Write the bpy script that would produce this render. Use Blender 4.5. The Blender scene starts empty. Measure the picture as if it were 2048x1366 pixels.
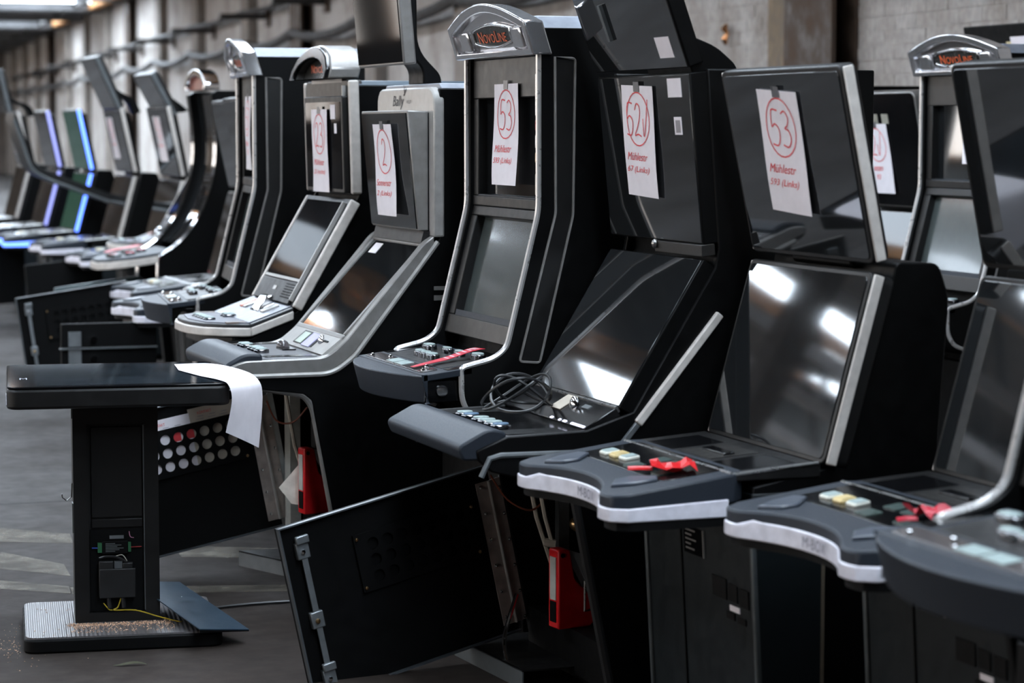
import bpy, math, random
from mathutils import Vector, Matrix
random.seed(7)
R = math.radians
sc = bpy.context.scene
COL = sc.collection

# ------------------------------------------------------------------ camera, world, exposure
# world axes: x = depth into the machine row, y = along the row (away from the camera), z up
YAW = math.atan(1744 / 4836)            # angle between view axis and the row
TILT = math.atan(425 / 4836)
cam_d = bpy.data.cameras.new('camera')
cam_d.lens = 85.0; cam_d.sensor_width = 36.0; cam_d.clip_end = 300; cam_d.clip_start = .05
cam_d.dof.use_dof = True; cam_d.dof.focus_distance = 6.9; cam_d.dof.aperture_fstop = 3.6
cam_d.dof.aperture_blades = 9
cam = bpy.data.objects.new('camera', cam_d); COL.objects.link(cam)
cam.location = (0, 0, 1.45)
cam.rotation_euler = (R(90) - TILT, 0, -YAW)
sc.camera = cam

w = bpy.data.worlds.new('sky'); sc.world = w; w.use_nodes = True
bg = w.node_tree.nodes['Background']
bg.inputs[0].default_value = (.62, .74, .95, 1); bg.inputs[1].default_value = .55
SKYLIGHT = 13.0
WINDOW = 5.2
sc.view_settings.view_transform = 'Standard'; sc.view_settings.look = 'None'
sc.view_settings.gamma = 1; sc.view_settings.use_curve_mapping = False
sc.view_settings.exposure = 0.3

# ------------------------------------------------------------------ materials
MATS = {}
def mat(name, col, rough=.5, metal=0., spec=.5, coat=0., var=.12, scale=30., bump=0., emit=None, emits=0., alpha=None, trans=0.):
    if name in MATS: return MATS[name]
    m = bpy.data.materials.new(name); m.use_nodes = True; MATS[name] = m
    nt = m.node_tree; b = nt.nodes['Principled BSDF']
    b.inputs['Metallic'].default_value = metal
    b.inputs['Specular IOR Level'].default_value = spec
    b.inputs['Coat Weight'].default_value = coat
    b.inputs['Coat Roughness'].default_value = .04
    tc = nt.nodes.new('ShaderNodeTexCoord')
    no = nt.nodes.new('ShaderNodeTexNoise'); no.inputs['Scale'].default_value = scale; no.inputs['Detail'].default_value = 4
    nt.links.new(tc.outputs['Object'], no.inputs['Vector'])
    mp = nt.nodes.new('ShaderNodeMapRange'); mp.inputs[1].default_value = .3; mp.inputs[2].default_value = .7
    mp.inputs[3].default_value = 1 - var; mp.inputs[4].default_value = 1 + var
    nt.links.new(no.outputs['Fac'], mp.inputs[0])
    mx = nt.nodes.new('ShaderNodeVectorMath'); mx.operation = 'SCALE'; mx.inputs[0].default_value = col
    nt.links.new(mp.outputs[0], mx.inputs['Scale'])
    nt.links.new(mx.outputs[0], b.inputs['Base Color'])
    mr = nt.nodes.new('ShaderNodeMath'); mr.operation = 'MULTIPLY'; mr.inputs[1].default_value = rough
    nt.links.new(mp.outputs[0], mr.inputs[0]); nt.links.new(mr.outputs[0], b.inputs['Roughness'])
    if bump:
        bu = nt.nodes.new('ShaderNodeBump'); bu.inputs['Strength'].default_value = bump; bu.inputs['Distance'].default_value = .01
        nt.links.new(no.outputs['Fac'], bu.inputs['Height']); nt.links.new(bu.outputs[0], b.inputs['Normal'])
    if emit:
        b.inputs['Emission Color'].default_value = (*emit, 1); b.inputs['Emission Strength'].default_value = emits
    if trans: b.inputs['Transmission Weight'].default_value = trans
    if alpha is not None: b.inputs['Alpha'].default_value = alpha
    return m
BLACK = mat('black_laminate', (0.0014, 0.0014, 0.0015), .45, spec=.16)
BLACKG = mat('black_gloss', (0.0036, 0.0036, 0.0042), .16, spec=.5)
BLACKM = mat('black_matte', (0.001925, 0.001925, 0.00209), .6, spec=.15)
CHARC = mat('charcoal_plastic', (0.0084, 0.0081, 0.0081), .42, spec=.35)
BEZEL = mat('bezel_grey', (.021, .0195, .018), .40, spec=.4)
SLATE = mat('slate_plastic', (.019, .0245, .034), .50, spec=.3, bump=.03, scale=300)
SLATEB = mat('slate_cabinet', (0.00715, 0.01008, 0.0117), .45, spec=.3)
CHROME = mat('chrome', (.82, .82, .83), .07, metal=1., var=.04)
STEEL = mat('brushed_steel', (0.36, 0.36, 0.352), .28, metal=1., var=.08)
ZINC = mat('zinc_steel', (0.2604, 0.279, 0.2914), .42, metal=.7)
SILVER = mat('silver_paint', (0.2592, 0.2484, 0.2376), .34, metal=.35)
SILVERL = mat('pale_silver', (0.4032, 0.3924, 0.3744), .34, metal=.2)
STRIP = mat('frosted_strip', (.60, .56, .52), .38, spec=.4)
WHITEB = mat('white_band', (0.77, 0.759, 0.836), .35)
GLASS = mat('screen_glass', (.010, .011, .012), .035, spec=.75, coat=.6, var=.05)
GLASSG = mat('screen_glass_haze', (.060, .072, .070), .13, spec=.7, coat=.3, var=.05)
GLASSM = mat('screen_matte', (.010, .010, .011), .3, spec=0., coat=.10, var=.05)
TRIM = mat('satin_trim', (.62, .60, .585), .28, metal=.55, var=.05)
PAPER = mat('paper', (0.864, 0.8208, 0.864), .7, spec=.2, var=.03)
PAPERC = mat('cream_paper', (0.555, 0.495, 0.4125), .7, spec=.2, var=.04)
PAPERY = mat('yellow_paper', (.66, .58, .34), .7, spec=.2, var=.04)
INK = mat('red_ink', (.75, .06, .07), .6)
INKD = mat('dark_ink', (.05, .045, .05), .6)
INKG = mat('grey_ink', (.25, .25, .30), .6)
RED = mat('red_plastic', (.62, .010, .014), .35)
REDP = mat('red_tag', (0.56, 0.016, 0.04), .45)
TAGW = mat('tag_print', (.80, .55, .60), .5)
PINK = mat('pink_reflector', (.30, .09, .11), .25)
ORANGE = mat('sign_orange', (.80, .13, .035), .4)
SIGNF = mat('sign_face', (.035, .034, .032), .25)
GREEN = mat('green_board', (.02, .20, .05), .5)
TILE = mat('button_lens', (.34, .42, .41), .3)
TILEW = mat('white_button', (.70, .70, .62), .35)
TILEY = mat('amber_button', (.62, .48, .22), .35)
WIRE = mat('black_cable', (.012, .012, .013), .4)
WIREW = mat('white_cable', (.62, .58, .50), .5)
WIREB = mat('brown_wire', (.20, .055, .03), .45)
WIREY = mat('yellow_wire', (0.42, 0.315, 0.021), .45)
BLUEPL = mat('blue_steel', (0.032, 0.06, 0.092), .35, metal=.35)
GREYM = mat('grey_metal', (0.132, 0.144, 0.15), .4, metal=.3)
PURPLE = mat('banknote', (.42, .40, .62), .6)
BRASS = mat('brass', (.55, .36, .18), .3, metal=1.)
ROOFW = mat('roof_cap', (0.252, 0.276, 0.324), .38)
BLUEL = mat('blue_light', (.1, .15, .5), .4, emit=(.10, .22, 1.), emits=3.2)
VIOL = mat('violet_light', (.3, .3, .5), .4, emit=(.30, .34, .95), emits=.9)
LEDW = mat('white_led', (.6, .6, .7), .4, emit=(.75, .78, 1.), emits=1.6)
CLEARP = mat('clear_cover', (.09, .08, .08), .10, spec=.7, var=.03)
TAPE = mat('clear_tape', (.12, .12, .13), .3)
TOPC = mat('satin_chrome', (.74, .74, .76), .13, metal=.85, var=.05)
HINGE = mat('hinge_steel', (.42, .37, .34), .35, metal=.15, var=.2)
BTN = mat('button_metal', (.22, .22, .23), .15, metal=1., var=.05)
ZINCD = mat('galvanised', (.42, .455, .46), .5)
BLACKS = mat('black_satin', (.003, .003, .0032), .32, spec=.2)
GLASSD = mat('screen_glass_dim', (.006, .006, .007), .3, spec=0., coat=.35, var=.05)
LEAF = mat('dry_leaf', (.05, .05, .025), .7)

# ------------------------------------------------------------------ mesh helpers
class MB:
    def __init__(s): s.v = []; s.f = []
    def add(s, v, f):
        o = len(s.v); s.v += [tuple(p) for p in v]; s.f += [tuple(i + o for i in q) for q in f]; return s
    def box(s, x0, y0, z0, x1, y1, z1):
        return s.add([(x0,y0,z0),(x1,y0,z0),(x1,y1,z0),(x0,y1,z0),(x0,y0,z1),(x1,y0,z1),(x1,y1,z1),(x0,y1,z1)],
                     [(0,3,2,1),(4,5,6,7),(0,1,5,4),(1,2,6,5),(2,3,7,6),(3,0,4,7)])
    def loft(s, a, b, cap=True):
        n = len(a); f = [(i, (i+1) % n, n + (i+1) % n, n + i) for i in range(n)]
        if cap: f += [tuple(range(n-1, -1, -1)), tuple(range(n, 2*n))]
        return s.add(list(a) + list(b), f)
    def xz(s, poly, y0, y1): return s.loft([(x, y0, z) for x, z in poly], [(x, y1, z) for x, z in poly])
    def xy(s, poly, z0, z1):
        g = lambda z, x, y: z(x, y) if callable(z) else z
        return s.loft([(x, y, g(z0, x, y)) for x, y in poly], [(x, y, g(z1, x, y)) for x, y in poly])
    def yz(s, poly, x0, x1):
        g = lambda q, y, z: q(y, z) if callable(q) else q
        return s.loft([(g(x0, y, z), y, z) for y, z in poly], [(g(x1, y, z), y, z) for y, z in poly])
    def ringyz(s, outer, inner, x0, x1):
        g = lambda q, y, z: q(y, z) if callable(q) else q
        n = len(outer); V = []
        for P, X in ((outer, x0), (inner, x0), (outer, x1), (inner, x1)): V += [(g(X, y, z), y, z) for y, z in P]
        f = []
        for i in range(n):
            j = (i+1) % n
            f += [(i, n+i, n+j, j), (2*n+i, 2*n+j, 3*n+j, 3*n+i), (i, j, 2*n+j, 2*n+i), (n+i, 3*n+i, 3*n+j, n+j)]
        return s.add(V, f)
    def tube(s, pts, r, n=8, closed=False, flat=1.):
        P = [Vector(p) for p in pts]; m = len(P); rings = []
        up = None
        for i in range(m):
            a = P[i-1] if (i or closed) else P[i]; b = P[(i+1) % m] if (i < m-1 or closed) else P[i]
            t = (b - a).normalized()
            if up is None: up = t.orthogonal().normalized()
            up = (up - t * up.dot(t)).normalized(); sd = t.cross(up)
            rr = r[i] if isinstance(r, (list, tuple)) else r
            rings.append([P[i] + up * rr * math.cos(k*2*math.pi/n) + sd * rr * flat * math.sin(k*2*math.pi/n) for k in range(n)])
        V = [tuple(q) for g in rings for q in g]; f = []
        for i in range(m if closed else m-1):
            j = (i+1) % m
            for k in range(n):
                l = (k+1) % n; f.append((i*n+k, i*n+l, j*n+l, j*n+k))
        if not closed: f += [tuple(range(n-1, -1, -1)), tuple(range((m-1)*n, m*n))]
        return s.add(V, f)
    def cyl(s, a, b, r, n=14, r2=None):
        a = Vector(a); b = Vector(b); t = (b-a).normalized(); u = t.orthogonal().normalized(); v = t.cross(u); r2 = r if r2 is None else r2
        A = [a + (u*math.cos(k*2*math.pi/n) + v*math.sin(k*2*math.pi/n))*r for k in range(n)]
        B = [b + (u*math.cos(k*2*math.pi/n) + v*math.sin(k*2*math.pi/n))*r2 for k in range(n)]
        return s.loft(A, B)
    def ball(s, c, r, n=10, m=7, sx=1., sy=1., sz=1.):
        V = []; f = []
        for i in range(m+1):
            t = math.pi*i/m
            for k in range(n):
                p = 2*math.pi*k/n; V.append((c[0]+sx*r*math.sin(t)*math.cos(p), c[1]+sy*r*math.sin(t)*math.sin(p), c[2]+sz*r*math.cos(t)))
        for i in range(m):
            for k in range(n): f.append((i*n+k, (i+1)*n+k, (i+1)*n+(k+1) % n, i*n+(k+1) % n))
        return s.add(V, f)
    def build(s, name, m, parent=None, bevel=0., seg=2, smooth=35):
        me = bpy.data.meshes.new(name); me.from_pydata(s.v, [], s.f); me.validate(); me.materials.append(m)
        import bmesh
        bm = bmesh.new(); bm.from_mesh(me); bmesh.ops.recalc_face_normals(bm, faces=bm.faces); bm.to_mesh(me); bm.free()
        if smooth:
            for p in me.polygons: p.use_smooth = True
            me.set_sharp_from_angle(angle=R(smooth))
        o = bpy.data.objects.new(name, me); COL.objects.link(o)
        if parent: o.parent = parent
        if bevel:
            b = o.modifiers.new('bevel', 'BEVEL'); b.width = bevel; b.segments = seg; b.limit_method = 'ANGLE'; b.angle_limit = R(40)
            b.harden_normals = False
        return o

class Face:
    """A slanted front face in the xz profile plane, from top point a to bottom point b; s runs down it, d outwards."""
    def __init__(s, a, b):
        s.a = a; L = math.hypot(b[0]-a[0], b[1]-a[1]); s.L = L
        s.u = ((b[0]-a[0])/L, (b[1]-a[1])/L); s.n = (s.u[1], -s.u[0])
    def p(s, t, d=0.): return (s.a[0]+s.u[0]*t+s.n[0]*d, s.a[1]+s.u[1]*t+s.n[1]*d)
    def P(s, t, y, d=0.):
        q = s.p(t, d); return (q[0], y, q[1])
    def slab(s, m, t0, t1, y0, y1, d0, d1):
        return m.xz([s.p(t0, d0), s.p(t1, d0), s.p(t1, d1), s.p(t0, d1)], y0, y1)
    def poly(s, m, pts, d0, d1):      # pts = [(t, y)]
        return m.loft([s.P(t, y, d0) for t, y in pts], [s.P(t, y, d1) for t, y in pts])
    def frame(s, m, t0, t1, y0, y1, b, d0, d1):
        s.slab(m, t0, t0+b, y0, y1, d0, d1); s.slab(m, t1-b, t1, y0, y1, d0, d1)
        s.slab(m, t0+b, t1-b, y0, y0+b, d0, d1); s.slab(m, t0+b, t1-b, y1-b, y1, d0, d1); return m

def rrect(x0, x1, y0, y1, r, n=4):
    o = []
    for cx, cy, a in ((x1-r, y1-r, 0), (x0+r, y1-r, 90), (x0+r, y0+r, 180), (x1-r, y0+r, 270)):
        for i in range(n+1):
            t = R(a + 90*i/n); o.append((cx+r*math.cos(t), cy+r*math.sin(t)))
    return o
def arc(c, r, a0, a1, n=6): return [(c[0]+r*math.cos(R(a0+(a1-a0)*i/n)), c[1]+r*math.sin(R(a0+(a1-a0)*i/n))) for i in range(n+1)]
def fillet(pts, r, n=4):
    o = [pts[0]]
    for i in range(1, len(pts)-1):
        a, b, c = map(Vector, (pts[i-1], pts[i], pts[i+1])); rr = r[i] if isinstance(r, (list, tuple)) else r
        d1 = (a-b); d2 = (c-b); k = min(rr, d1.length*.45, d2.length*.45); p = b+d1.normalized()*k; q = b+d2.normalized()*k
        for j in range(n+1):
            t = j/n; o.append(tuple(p*(1-t)**2 + b*2*t*(1-t) + q*t*t))
    o.append(pts[-1]); return o
def offset(pl, d):
    o = []
    for i in range(len(pl)):
        a = Vector(pl[max(i-1, 0)]); b = Vector(pl[min(i+1, len(pl)-1)]); t = (b-a).normalized(); o.append((pl[i][0]-t.y*d, pl[i][1]+t.x*d))
    return o

def thing(name, loc, label, cat, rz=0, group=None):
    o = bpy.data.objects.new(name, None); COL.objects.link(o); o.empty_display_size = .1
    o.location = loc; o.rotation_euler = (0, 0, rz); o['label'] = label; o['category'] = cat
    if group: o['group'] = group
    return o
def tag(o, label, cat, group=None, loc=None):
    o['label'] = label; o['category'] = cat
    if group: o['group'] = group
    if loc: o.location = loc
    return o
def struct(o): o['kind'] = 'structure'; return o
def kids(o): return [c for c in bpy.data.objects if c.parent == o]
def copy_tree(o, parent=None):
    c = o.copy(); COL.objects.link(c); c.parent = parent
    for ch in list(o.children): copy_tree(ch, c)
    return c
def dup(o, loc, label, rz=None, group=None):
    c = copy_tree(o); c.location = loc; c['label'] = label
    if rz is not None: c.rotation_euler = (0, 0, rz)
    if group: c['group'] = group
    return c

TXT = {}
def text2d(s, small=False, shear=0., space=1.):
    k = (s, small, shear, space)
    if k in TXT: return TXT[k]
    cu = bpy.data.curves.new('t', 'FONT'); cu.body = s; cu.size = 1; cu.shear = shear; cu.resolution_u = 3; cu.space_character = space
    if small:
        cu.small_caps_scale = .78
        for i, ch in enumerate(s): cu.body_format[i].use_small_caps = True
    o = bpy.data.objects.new('t', cu); COL.objects.link(o); bpy.context.view_layer.update()
    me = bpy.data.meshes.new_from_object(o.evaluated_get(bpy.context.evaluated_depsgraph_get()))
    V = [(v.co.x, v.co.y) for v in me.vertices]; F = [tuple(p.vertices) for p in me.polygons]
    bpy.data.objects.remove(o); bpy.data.curves.remove(cu); bpy.data.meshes.remove(me)
    x0 = min(v[0] for v in V); x1 = max(v[0] for v in V); y0 = min(v[1] for v in V); y1 = max(v[1] for v in V)
    V = [((x-(x0+x1)/2)/(y1-y0), (y-(y0+y1)/2)/(y1-y0)) for x, y in V]
    TXT[k] = (V, F); return TXT[k]
def put_text(m, s, h, fn, width=None, **kw):
    """add text of height h; fn(tx, ty) maps text coordinates (metres, x right, y up) to 3d"""
    V, F = text2d(s, **kw); sx = h
    if width: sx = width/(max(v[0] for v in V)-min(v[0] for v in V))
    m.add([fn(x*sx, y*h) for x, y in V], F); return m
def ribbon(m, pts, wd, fn):
    """a flat pen stroke through 2d points"""
    n = len(pts); V = []
    for i in range(n):
        a = pts[max(i-1, 0)]; b = pts[min(i+1, n-1)]; dx, dy = b[0]-a[0], b[1]-a[1]; L = math.hypot(dx, dy) or 1
        ox, oy = -dy/L*wd/2, dx/L*wd/2; V += [fn(pts[i][0]+ox, pts[i][1]+oy), fn(pts[i][0]-ox, pts[i][1]-oy)]
    m.add(V, [(2*i, 2*i+1, 2*i+3, 2*i+2) for i in range(n-1)])
DIG = {'5': [[(.85,1),(.25,1),(.15,.55),(.45,.62),(.8,.5),(.85,.25),(.6,.02),(.1,.05)]],
       '3': [[(.15,.92),(.5,1),(.8,.82),(.65,.6),(.4,.52),(.75,.45),(.9,.22),(.6,0),(.1,.05)]],
       '2': [[(.12,.8),(.35,1),(.7,.92),(.75,.65),(.45,.3),(.1,.03),(.5,.06),(.9,.0)]],
       'v': [[(.1,.55),(.25,0),(.75,1.15)]], '6': [[(.8,.95),(.4,.8),(.15,.4),(.3,.05),(.7,.05),(.8,.35),(.45,.5),(.2,.3)]],
       '0': [[(.5,1),(.2,.8),(.12,.4),(.35,.03),(.7,.1),(.85,.5),(.75,.85),(.5,1)]]}
def smooth2(p, n=4):
    o = []
    for i in range(len(p)-1):
        p0, p1, p2, p3 = p[max(i-1, 0)], p[i], p[i+1], p[min(i+2, len(p)-1)]
        for j in range(n):
            t = j/n
            o.append(tuple(.5*((2*p1[k])+(-p0[k]+p2[k])*t+(2*p0[k]-5*p1[k]+4*p2[k]-p3[k])*t*t+(-p0[k]+3*p1[k]-3*p2[k]+p3[k])*t**3) for k in (0, 1)))
    o.append(p[-1]); return o

def note(root, face, t, yc, label, digits, lines, d=.006, wd=.205, ht=.292, curl=.006, roll=0., seed=0):
    """an A4 sheet taped on a face of machine `root`; top-level, in world coordinates"""
    loc = root.location; rr = random.Random(seed); ph = rr.random()*6
    cr, sr = math.cos(roll), math.sin(roll)
    def fn(tx, ty, e=0.):        # sheet coordinates, centre origin
        q = ty/ht+.5
        dd = d + e + curl*(.5+.5*math.sin(ph+q*4.5+tx*6)) * (1-q*.75)
        X, Y = tx*cr-ty*sr, tx*sr+ty*cr
        p = face.P(t+ht/2-Y, yc-X, dd)
        return (p[0], p[1], p[2])
    m = MB(); nx, ny = 4, 12; V = []; f = []
    for e in (0., -.0006):
        for j in range(ny+1):
            for i in range(nx+1): V.append(fn(-wd/2+wd*i/nx, -ht/2+ht*j/ny, e))
    N = (nx+1)*(ny+1)
    for j in range(ny):
        for i in range(nx):
            a = j*(nx+1)+i; f.append((a, a+1, a+nx+2, a+nx+1)); f.append((N+a, N+a+nx+1, N+a+nx+2, N+a+1))
    for i in range(nx): f += [(i, N+i, N+i+1, i+1), (ny*(nx+1)+i, ny*(nx+1)+i+1, N+ny*(nx+1)+i+1, N+ny*(nx+1)+i)]
    for j in range(ny): f += [(j*(nx+1), (j+1)*(nx+1), N+(j+1)*(nx+1), N+j*(nx+1)), (j*(nx+1)+nx, N+j*(nx+1)+nx, N+(j+1)*(nx+1)+nx, (j+1)*(nx+1)+nx)]
    o = thing('paper_sheet', loc, label, 'paper', root.rotation_euler.z, group='numbered sheets taped to the screens')
    m.add(V, f).build('sheet', PAPER, o)
    k = MB(); on = lambda x, y: fn(x, y, .0012)
    cx, cy, a, b = 0, ht*.20, wd*.36, ht*.24
    ribbon(k, [(cx+a*math.cos(R(q))*(1+.04*math.sin(q/40)), cy+b*math.sin(R(q))) for q in range(80, 455, 15)], .0035, on)
    k.build('circle_mark', INK, o)
    k = MB(); n = len(digits); dw = .052; x = -dw*n/2
    for ch in digits:
        for st in DIG[ch]: ribbon(k, smooth2([(x+px*dw, cy-.045+py*.085) for px, py in st]), .004, on)
        x += dw*1.02
    k.build('number', INK, o)
    y = -ht*.14
    for ln in lines:
        k = MB(); put_text(k, ln, .021, lambda a, b: on(a-.015+rr.random()*.0004, y+b), shear=.35, width=min(.15, .017*len(ln))); k.build('handwriting', INK, o)
        y -= .036
    MB().add([fn(-.018, ht/2-.016, .002), fn(.018, ht/2-.016, .002), fn(.018, ht/2+.010, .002), fn(-.018, ht/2+.010, .002)], [(0, 1, 2, 3)]).build('tape', TAPE, o)
    return o

# ------------------------------------------------------------------ the hall
HX, HA = 5.32, R(-4.28)           # the long wall starts at (HX, 0) and runs at HA to the machine row
def hall(o): o.location = (HX, 0, 0); o.rotation_euler = (0, 0, HA); return o
def nodes_mat(name):
    m = bpy.data.materials.new(name); m.use_nodes = True; MATS[name] = m
    nt = m.node_tree; return m, nt, nt.nodes['Principled BSDF'], nt.nodes.new, nt.links.new
# concrete floor
m, nt, b, N, L = nodes_mat('concrete_floor')
tc = N('ShaderNodeTexCoord')
n1 = N('ShaderNodeTexNoise'); n1.inputs['Scale'].default_value = .9; n1.inputs['Detail'].default_value = 8; n1.inputs['Roughness'].default_value = .65
n2 = N('ShaderNodeTexNoise'); n2.inputs['Scale'].default_value = 14; n2.inputs['Detail'].default_value = 6
n3 = N('ShaderNodeTexVoronoi'); n3.inputs['Scale'].default_value = 45; n3.feature = 'DISTANCE_TO_EDGE'
for n in (n1, n2, n3): L(tc.outputs['Object'], n.inputs['Vector'])
cr = N('ShaderNodeValToRGB'); cr.color_ramp.elements[0].position = .3; cr.color_ramp.elements[0].color = (.036, .031, .028, 1)
cr.color_ramp.elements[1].position = .72; cr.color_ramp.elements[1].color = (.106, .101, .100, 1)
L(n1.outputs['Fac'], cr.inputs[0])
mx = N('ShaderNodeMixRGB'); mx.blend_type = 'OVERLAY'; mx.inputs[0].default_value = .55
L(cr.outputs[0], mx.inputs[1]); L(n2.outputs['Fac'], mx.inputs[2])
# floor colour multiplied browner and darker nearer the camera, with a noisy edge
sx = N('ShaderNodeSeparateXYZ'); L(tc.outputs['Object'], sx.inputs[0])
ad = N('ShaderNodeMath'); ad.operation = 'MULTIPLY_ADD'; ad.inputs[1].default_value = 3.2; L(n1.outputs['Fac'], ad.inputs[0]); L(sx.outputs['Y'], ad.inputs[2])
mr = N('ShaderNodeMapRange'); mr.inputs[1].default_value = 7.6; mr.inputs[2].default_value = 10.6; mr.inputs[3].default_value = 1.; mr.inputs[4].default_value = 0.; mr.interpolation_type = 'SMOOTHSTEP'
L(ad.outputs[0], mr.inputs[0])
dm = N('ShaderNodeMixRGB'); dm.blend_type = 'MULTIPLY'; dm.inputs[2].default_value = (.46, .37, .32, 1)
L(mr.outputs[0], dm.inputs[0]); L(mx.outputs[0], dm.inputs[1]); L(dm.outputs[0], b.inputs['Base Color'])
b.inputs['Roughness'].default_value = .85; b.inputs['Specular IOR Level'].default_value = .18
bu = N('ShaderNodeBump'); bu.inputs['Strength'].default_value = .25; bu.inputs['Distance'].default_value = .004
L(n2.outputs['Fac'], bu.inputs['Height']); L(bu.outputs[0], b.inputs['Normal'])
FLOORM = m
# whitewashed wall
m, nt, b, N, L = nodes_mat('whitewashed_masonry')
tc = N('ShaderNodeTexCoord')
mp = N('ShaderNodeMapping'); mp.inputs['Rotation'].default_value = (R(90), 0, R(90))
n1 = N('ShaderNodeTexNoise'); n1.inputs['Scale'].default_value = 1.3; n1.inputs['Detail'].default_value = 9; n1.inputs['Roughness'].default_value = .7
n2 = N('ShaderNodeTexNoise'); n2.inputs['Scale'].default_value = 22; n2.inputs['Detail'].default_value = 5
L(tc.outputs['Object'], n1.inputs['Vector']); L(tc.outputs['Object'], n2.inputs['Vector'])
cr = N('ShaderNodeValToRGB'); cr.color_ramp.elements[0].position = .32; cr.color_ramp.elements[0].color = (.22, .185, .16, 1)
cr.color_ramp.elements[1].position = .58; cr.color_ramp.elements[1].color = (.42, .400, .382, 1)
L(n1.outputs['Fac'], cr.inputs[0])
mx = N('ShaderNodeMixRGB'); mx.blend_type = 'OVERLAY'; mx.inputs[0].default_value = .4
L(cr.outputs[0], mx.inputs[1]); L(n2.outputs['Fac'], mx.inputs[2]); L(mx.outputs[0], b.inputs['Base Color'])
b.inputs['Roughness'].default_value = .85
bu = N('ShaderNodeBump'); bu.inputs['Strength'].default_value = .5; bu.inputs['Distance'].default_value = .01
L(n2.outputs['Fac'], bu.inputs['Height']); L(bu.outputs[0], b.inputs['Normal'])
WALLM = m
RUST = mat('rusty_steel', (.05, .031, .02), .7, var=.45, scale=9, bump=.3)
CONC = mat('grey_pilaster', (.20, .175, .155), .85, var=.3, scale=5, bump=.3)
TANB = mat('tan_brick', (.17, .13, .09), .85, var=.35, scale=12, bump=.4)
PIPE = mat('dark_pipe', (.022, .019, .018), .6, var=.3)
ROOFM = mat('roof_sheet', (.03, .027, .026), .8, var=.25, scale=4)
BEAMM = mat('painted_beam', (.30, .30, .31), .6, var=.25, scale=3)
TRUSS = mat('dark_truss', (.022, .020, .019), .6, var=.3, scale=5)
WOOD = mat('orange_timber', (.50, .22, .06), .6, var=.35, scale=11)
m, nt, b, N, L = nodes_mat('skylight_glass')
b.inputs['Base Color'].default_value = (.6, .65, .7, 1); b.inputs['Emission Color'].default_value = (.75, .87, 1., 1); b.inputs['Emission Strength'].default_value = SKYLIGHT
SKYG = m
m, nt, b, N, L = nodes_mat('window_glass')
b.inputs['Base Color'].default_value = (.6, .65, .7, 1); b.inputs['Emission Color'].default_value = (1., .955, .91, 1); b.inputs['Emission Strength'].default_value = WINDOW
WING = m

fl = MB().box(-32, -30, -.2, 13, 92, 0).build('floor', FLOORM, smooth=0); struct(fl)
# worn painted bands on the floor
m, nt, b, N, L = nodes_mat('worn_paint')
tc = N('ShaderNodeTexCoord'); n1 = N('ShaderNodeTexNoise'); n1.inputs['Scale'].default_value = 9; n1.inputs['Detail'].default_value = 8
L(tc.outputs['Object'], n1.inputs['Vector'])
cr = N('ShaderNodeValToRGB'); cr.color_ramp.elements[0].position = .30; cr.color_ramp.elements[0].color = (.1, .1, .1, 1); cr.color_ramp.elements[1].position = .72; cr.color_ramp.elements[1].color = (.75, .75, .75, 1)
L(n1.outputs['Fac'], cr.inputs[0]); L(cr.outputs[0], b.inputs['Alpha']); b.inputs['Base Color'].default_value = (.23, .205, .165, 1); b.inputs['Roughness'].default_value = .7
PAINT = m
for q in ([(1.20,8.84),(1.42,8.62),(1.40,8.42),(1.15,8.55)], [(1.135,8.33),(1.30,8.02),(1.285,7.80),(1.08,8.02)], [(1.055,7.80),(1.25,7.62),(1.235,7.50),(1.03,7.66)],
          [(1.72,8.25),(2.3,7.95),(2.3,7.78),(1.70,8.02)], [(1.25,7.60),(2.3,7.30),(2.3,7.20),(1.24,7.48)]):
    o = MB().xy(q, .0, .0012).build('floor_marking', PAINT, fl, smooth=0)
# expansion joints
for y in (5.2, 9.4, 13.6, 17.8):
    MB().box(-14, y, .0002, 5, y+.012, .0010).build('floor_joint', BLACKM, fl, smooth=0)

nw = hall(MB().box(-25, -26.4, 0, 0, -26, 6.8).build('wall_near', mat('near_wall', (.12, .10, .09), .9, var=.3, scale=2), smooth=0)); struct(nw)
# long wall with pilasters, bricks, pipes
wl = hall(MB().box(0, -26, 0, .5, 84, 4.1).build('wall_right', WALLM, smooth=0)); struct(wl)
bk = MB(); z = .9; row = 0
while z < 3.3:
    y = 3.0 + (.125 if row % 2 else 0)
    while y < 20:
        dx = -.0025 - .003*random.random()
        bk.box(dx, y, z, .02, y+.243, z+.069)
        y += .25
    z += .076; row += 1
bo = bk.build('brick_courses', WALLM, wl, smooth=0); bo['kind'] = 'stuff'
PIL = [4.2, 8.1, 12.05, 16, 19.8, 23.6, 27.5, 31.3, 35.9, 40.2, 44.4, 48.5, 52.8, 57, 61.5, 66, 70.5, 75]
for i, y in enumerate(PIL):
    brown = i in (2, 6, 10, 14)
    wd = .34 if brown else .30
    if brown:
        p = MB()
        p.box(-.16, y-wd, 0, -.135, y+wd, 4.0).box(-.02, y-wd, 0, 0, y+wd, 4.0).box(-.14, y-.02, 0, -.01, y+.02, 4.0)
        p.build('column', RUST, wl, smooth=0)
        MB().box(-.05, y+wd+.25, 0, .0, y+wd+.52, 4.0).build('pilaster', TANB, wl, smooth=0)
    else:
        MB().box(-.13, y-wd, 0, 0, y+wd, 4.0).build('pilaster', CONC, wl, bevel=.01)
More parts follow.
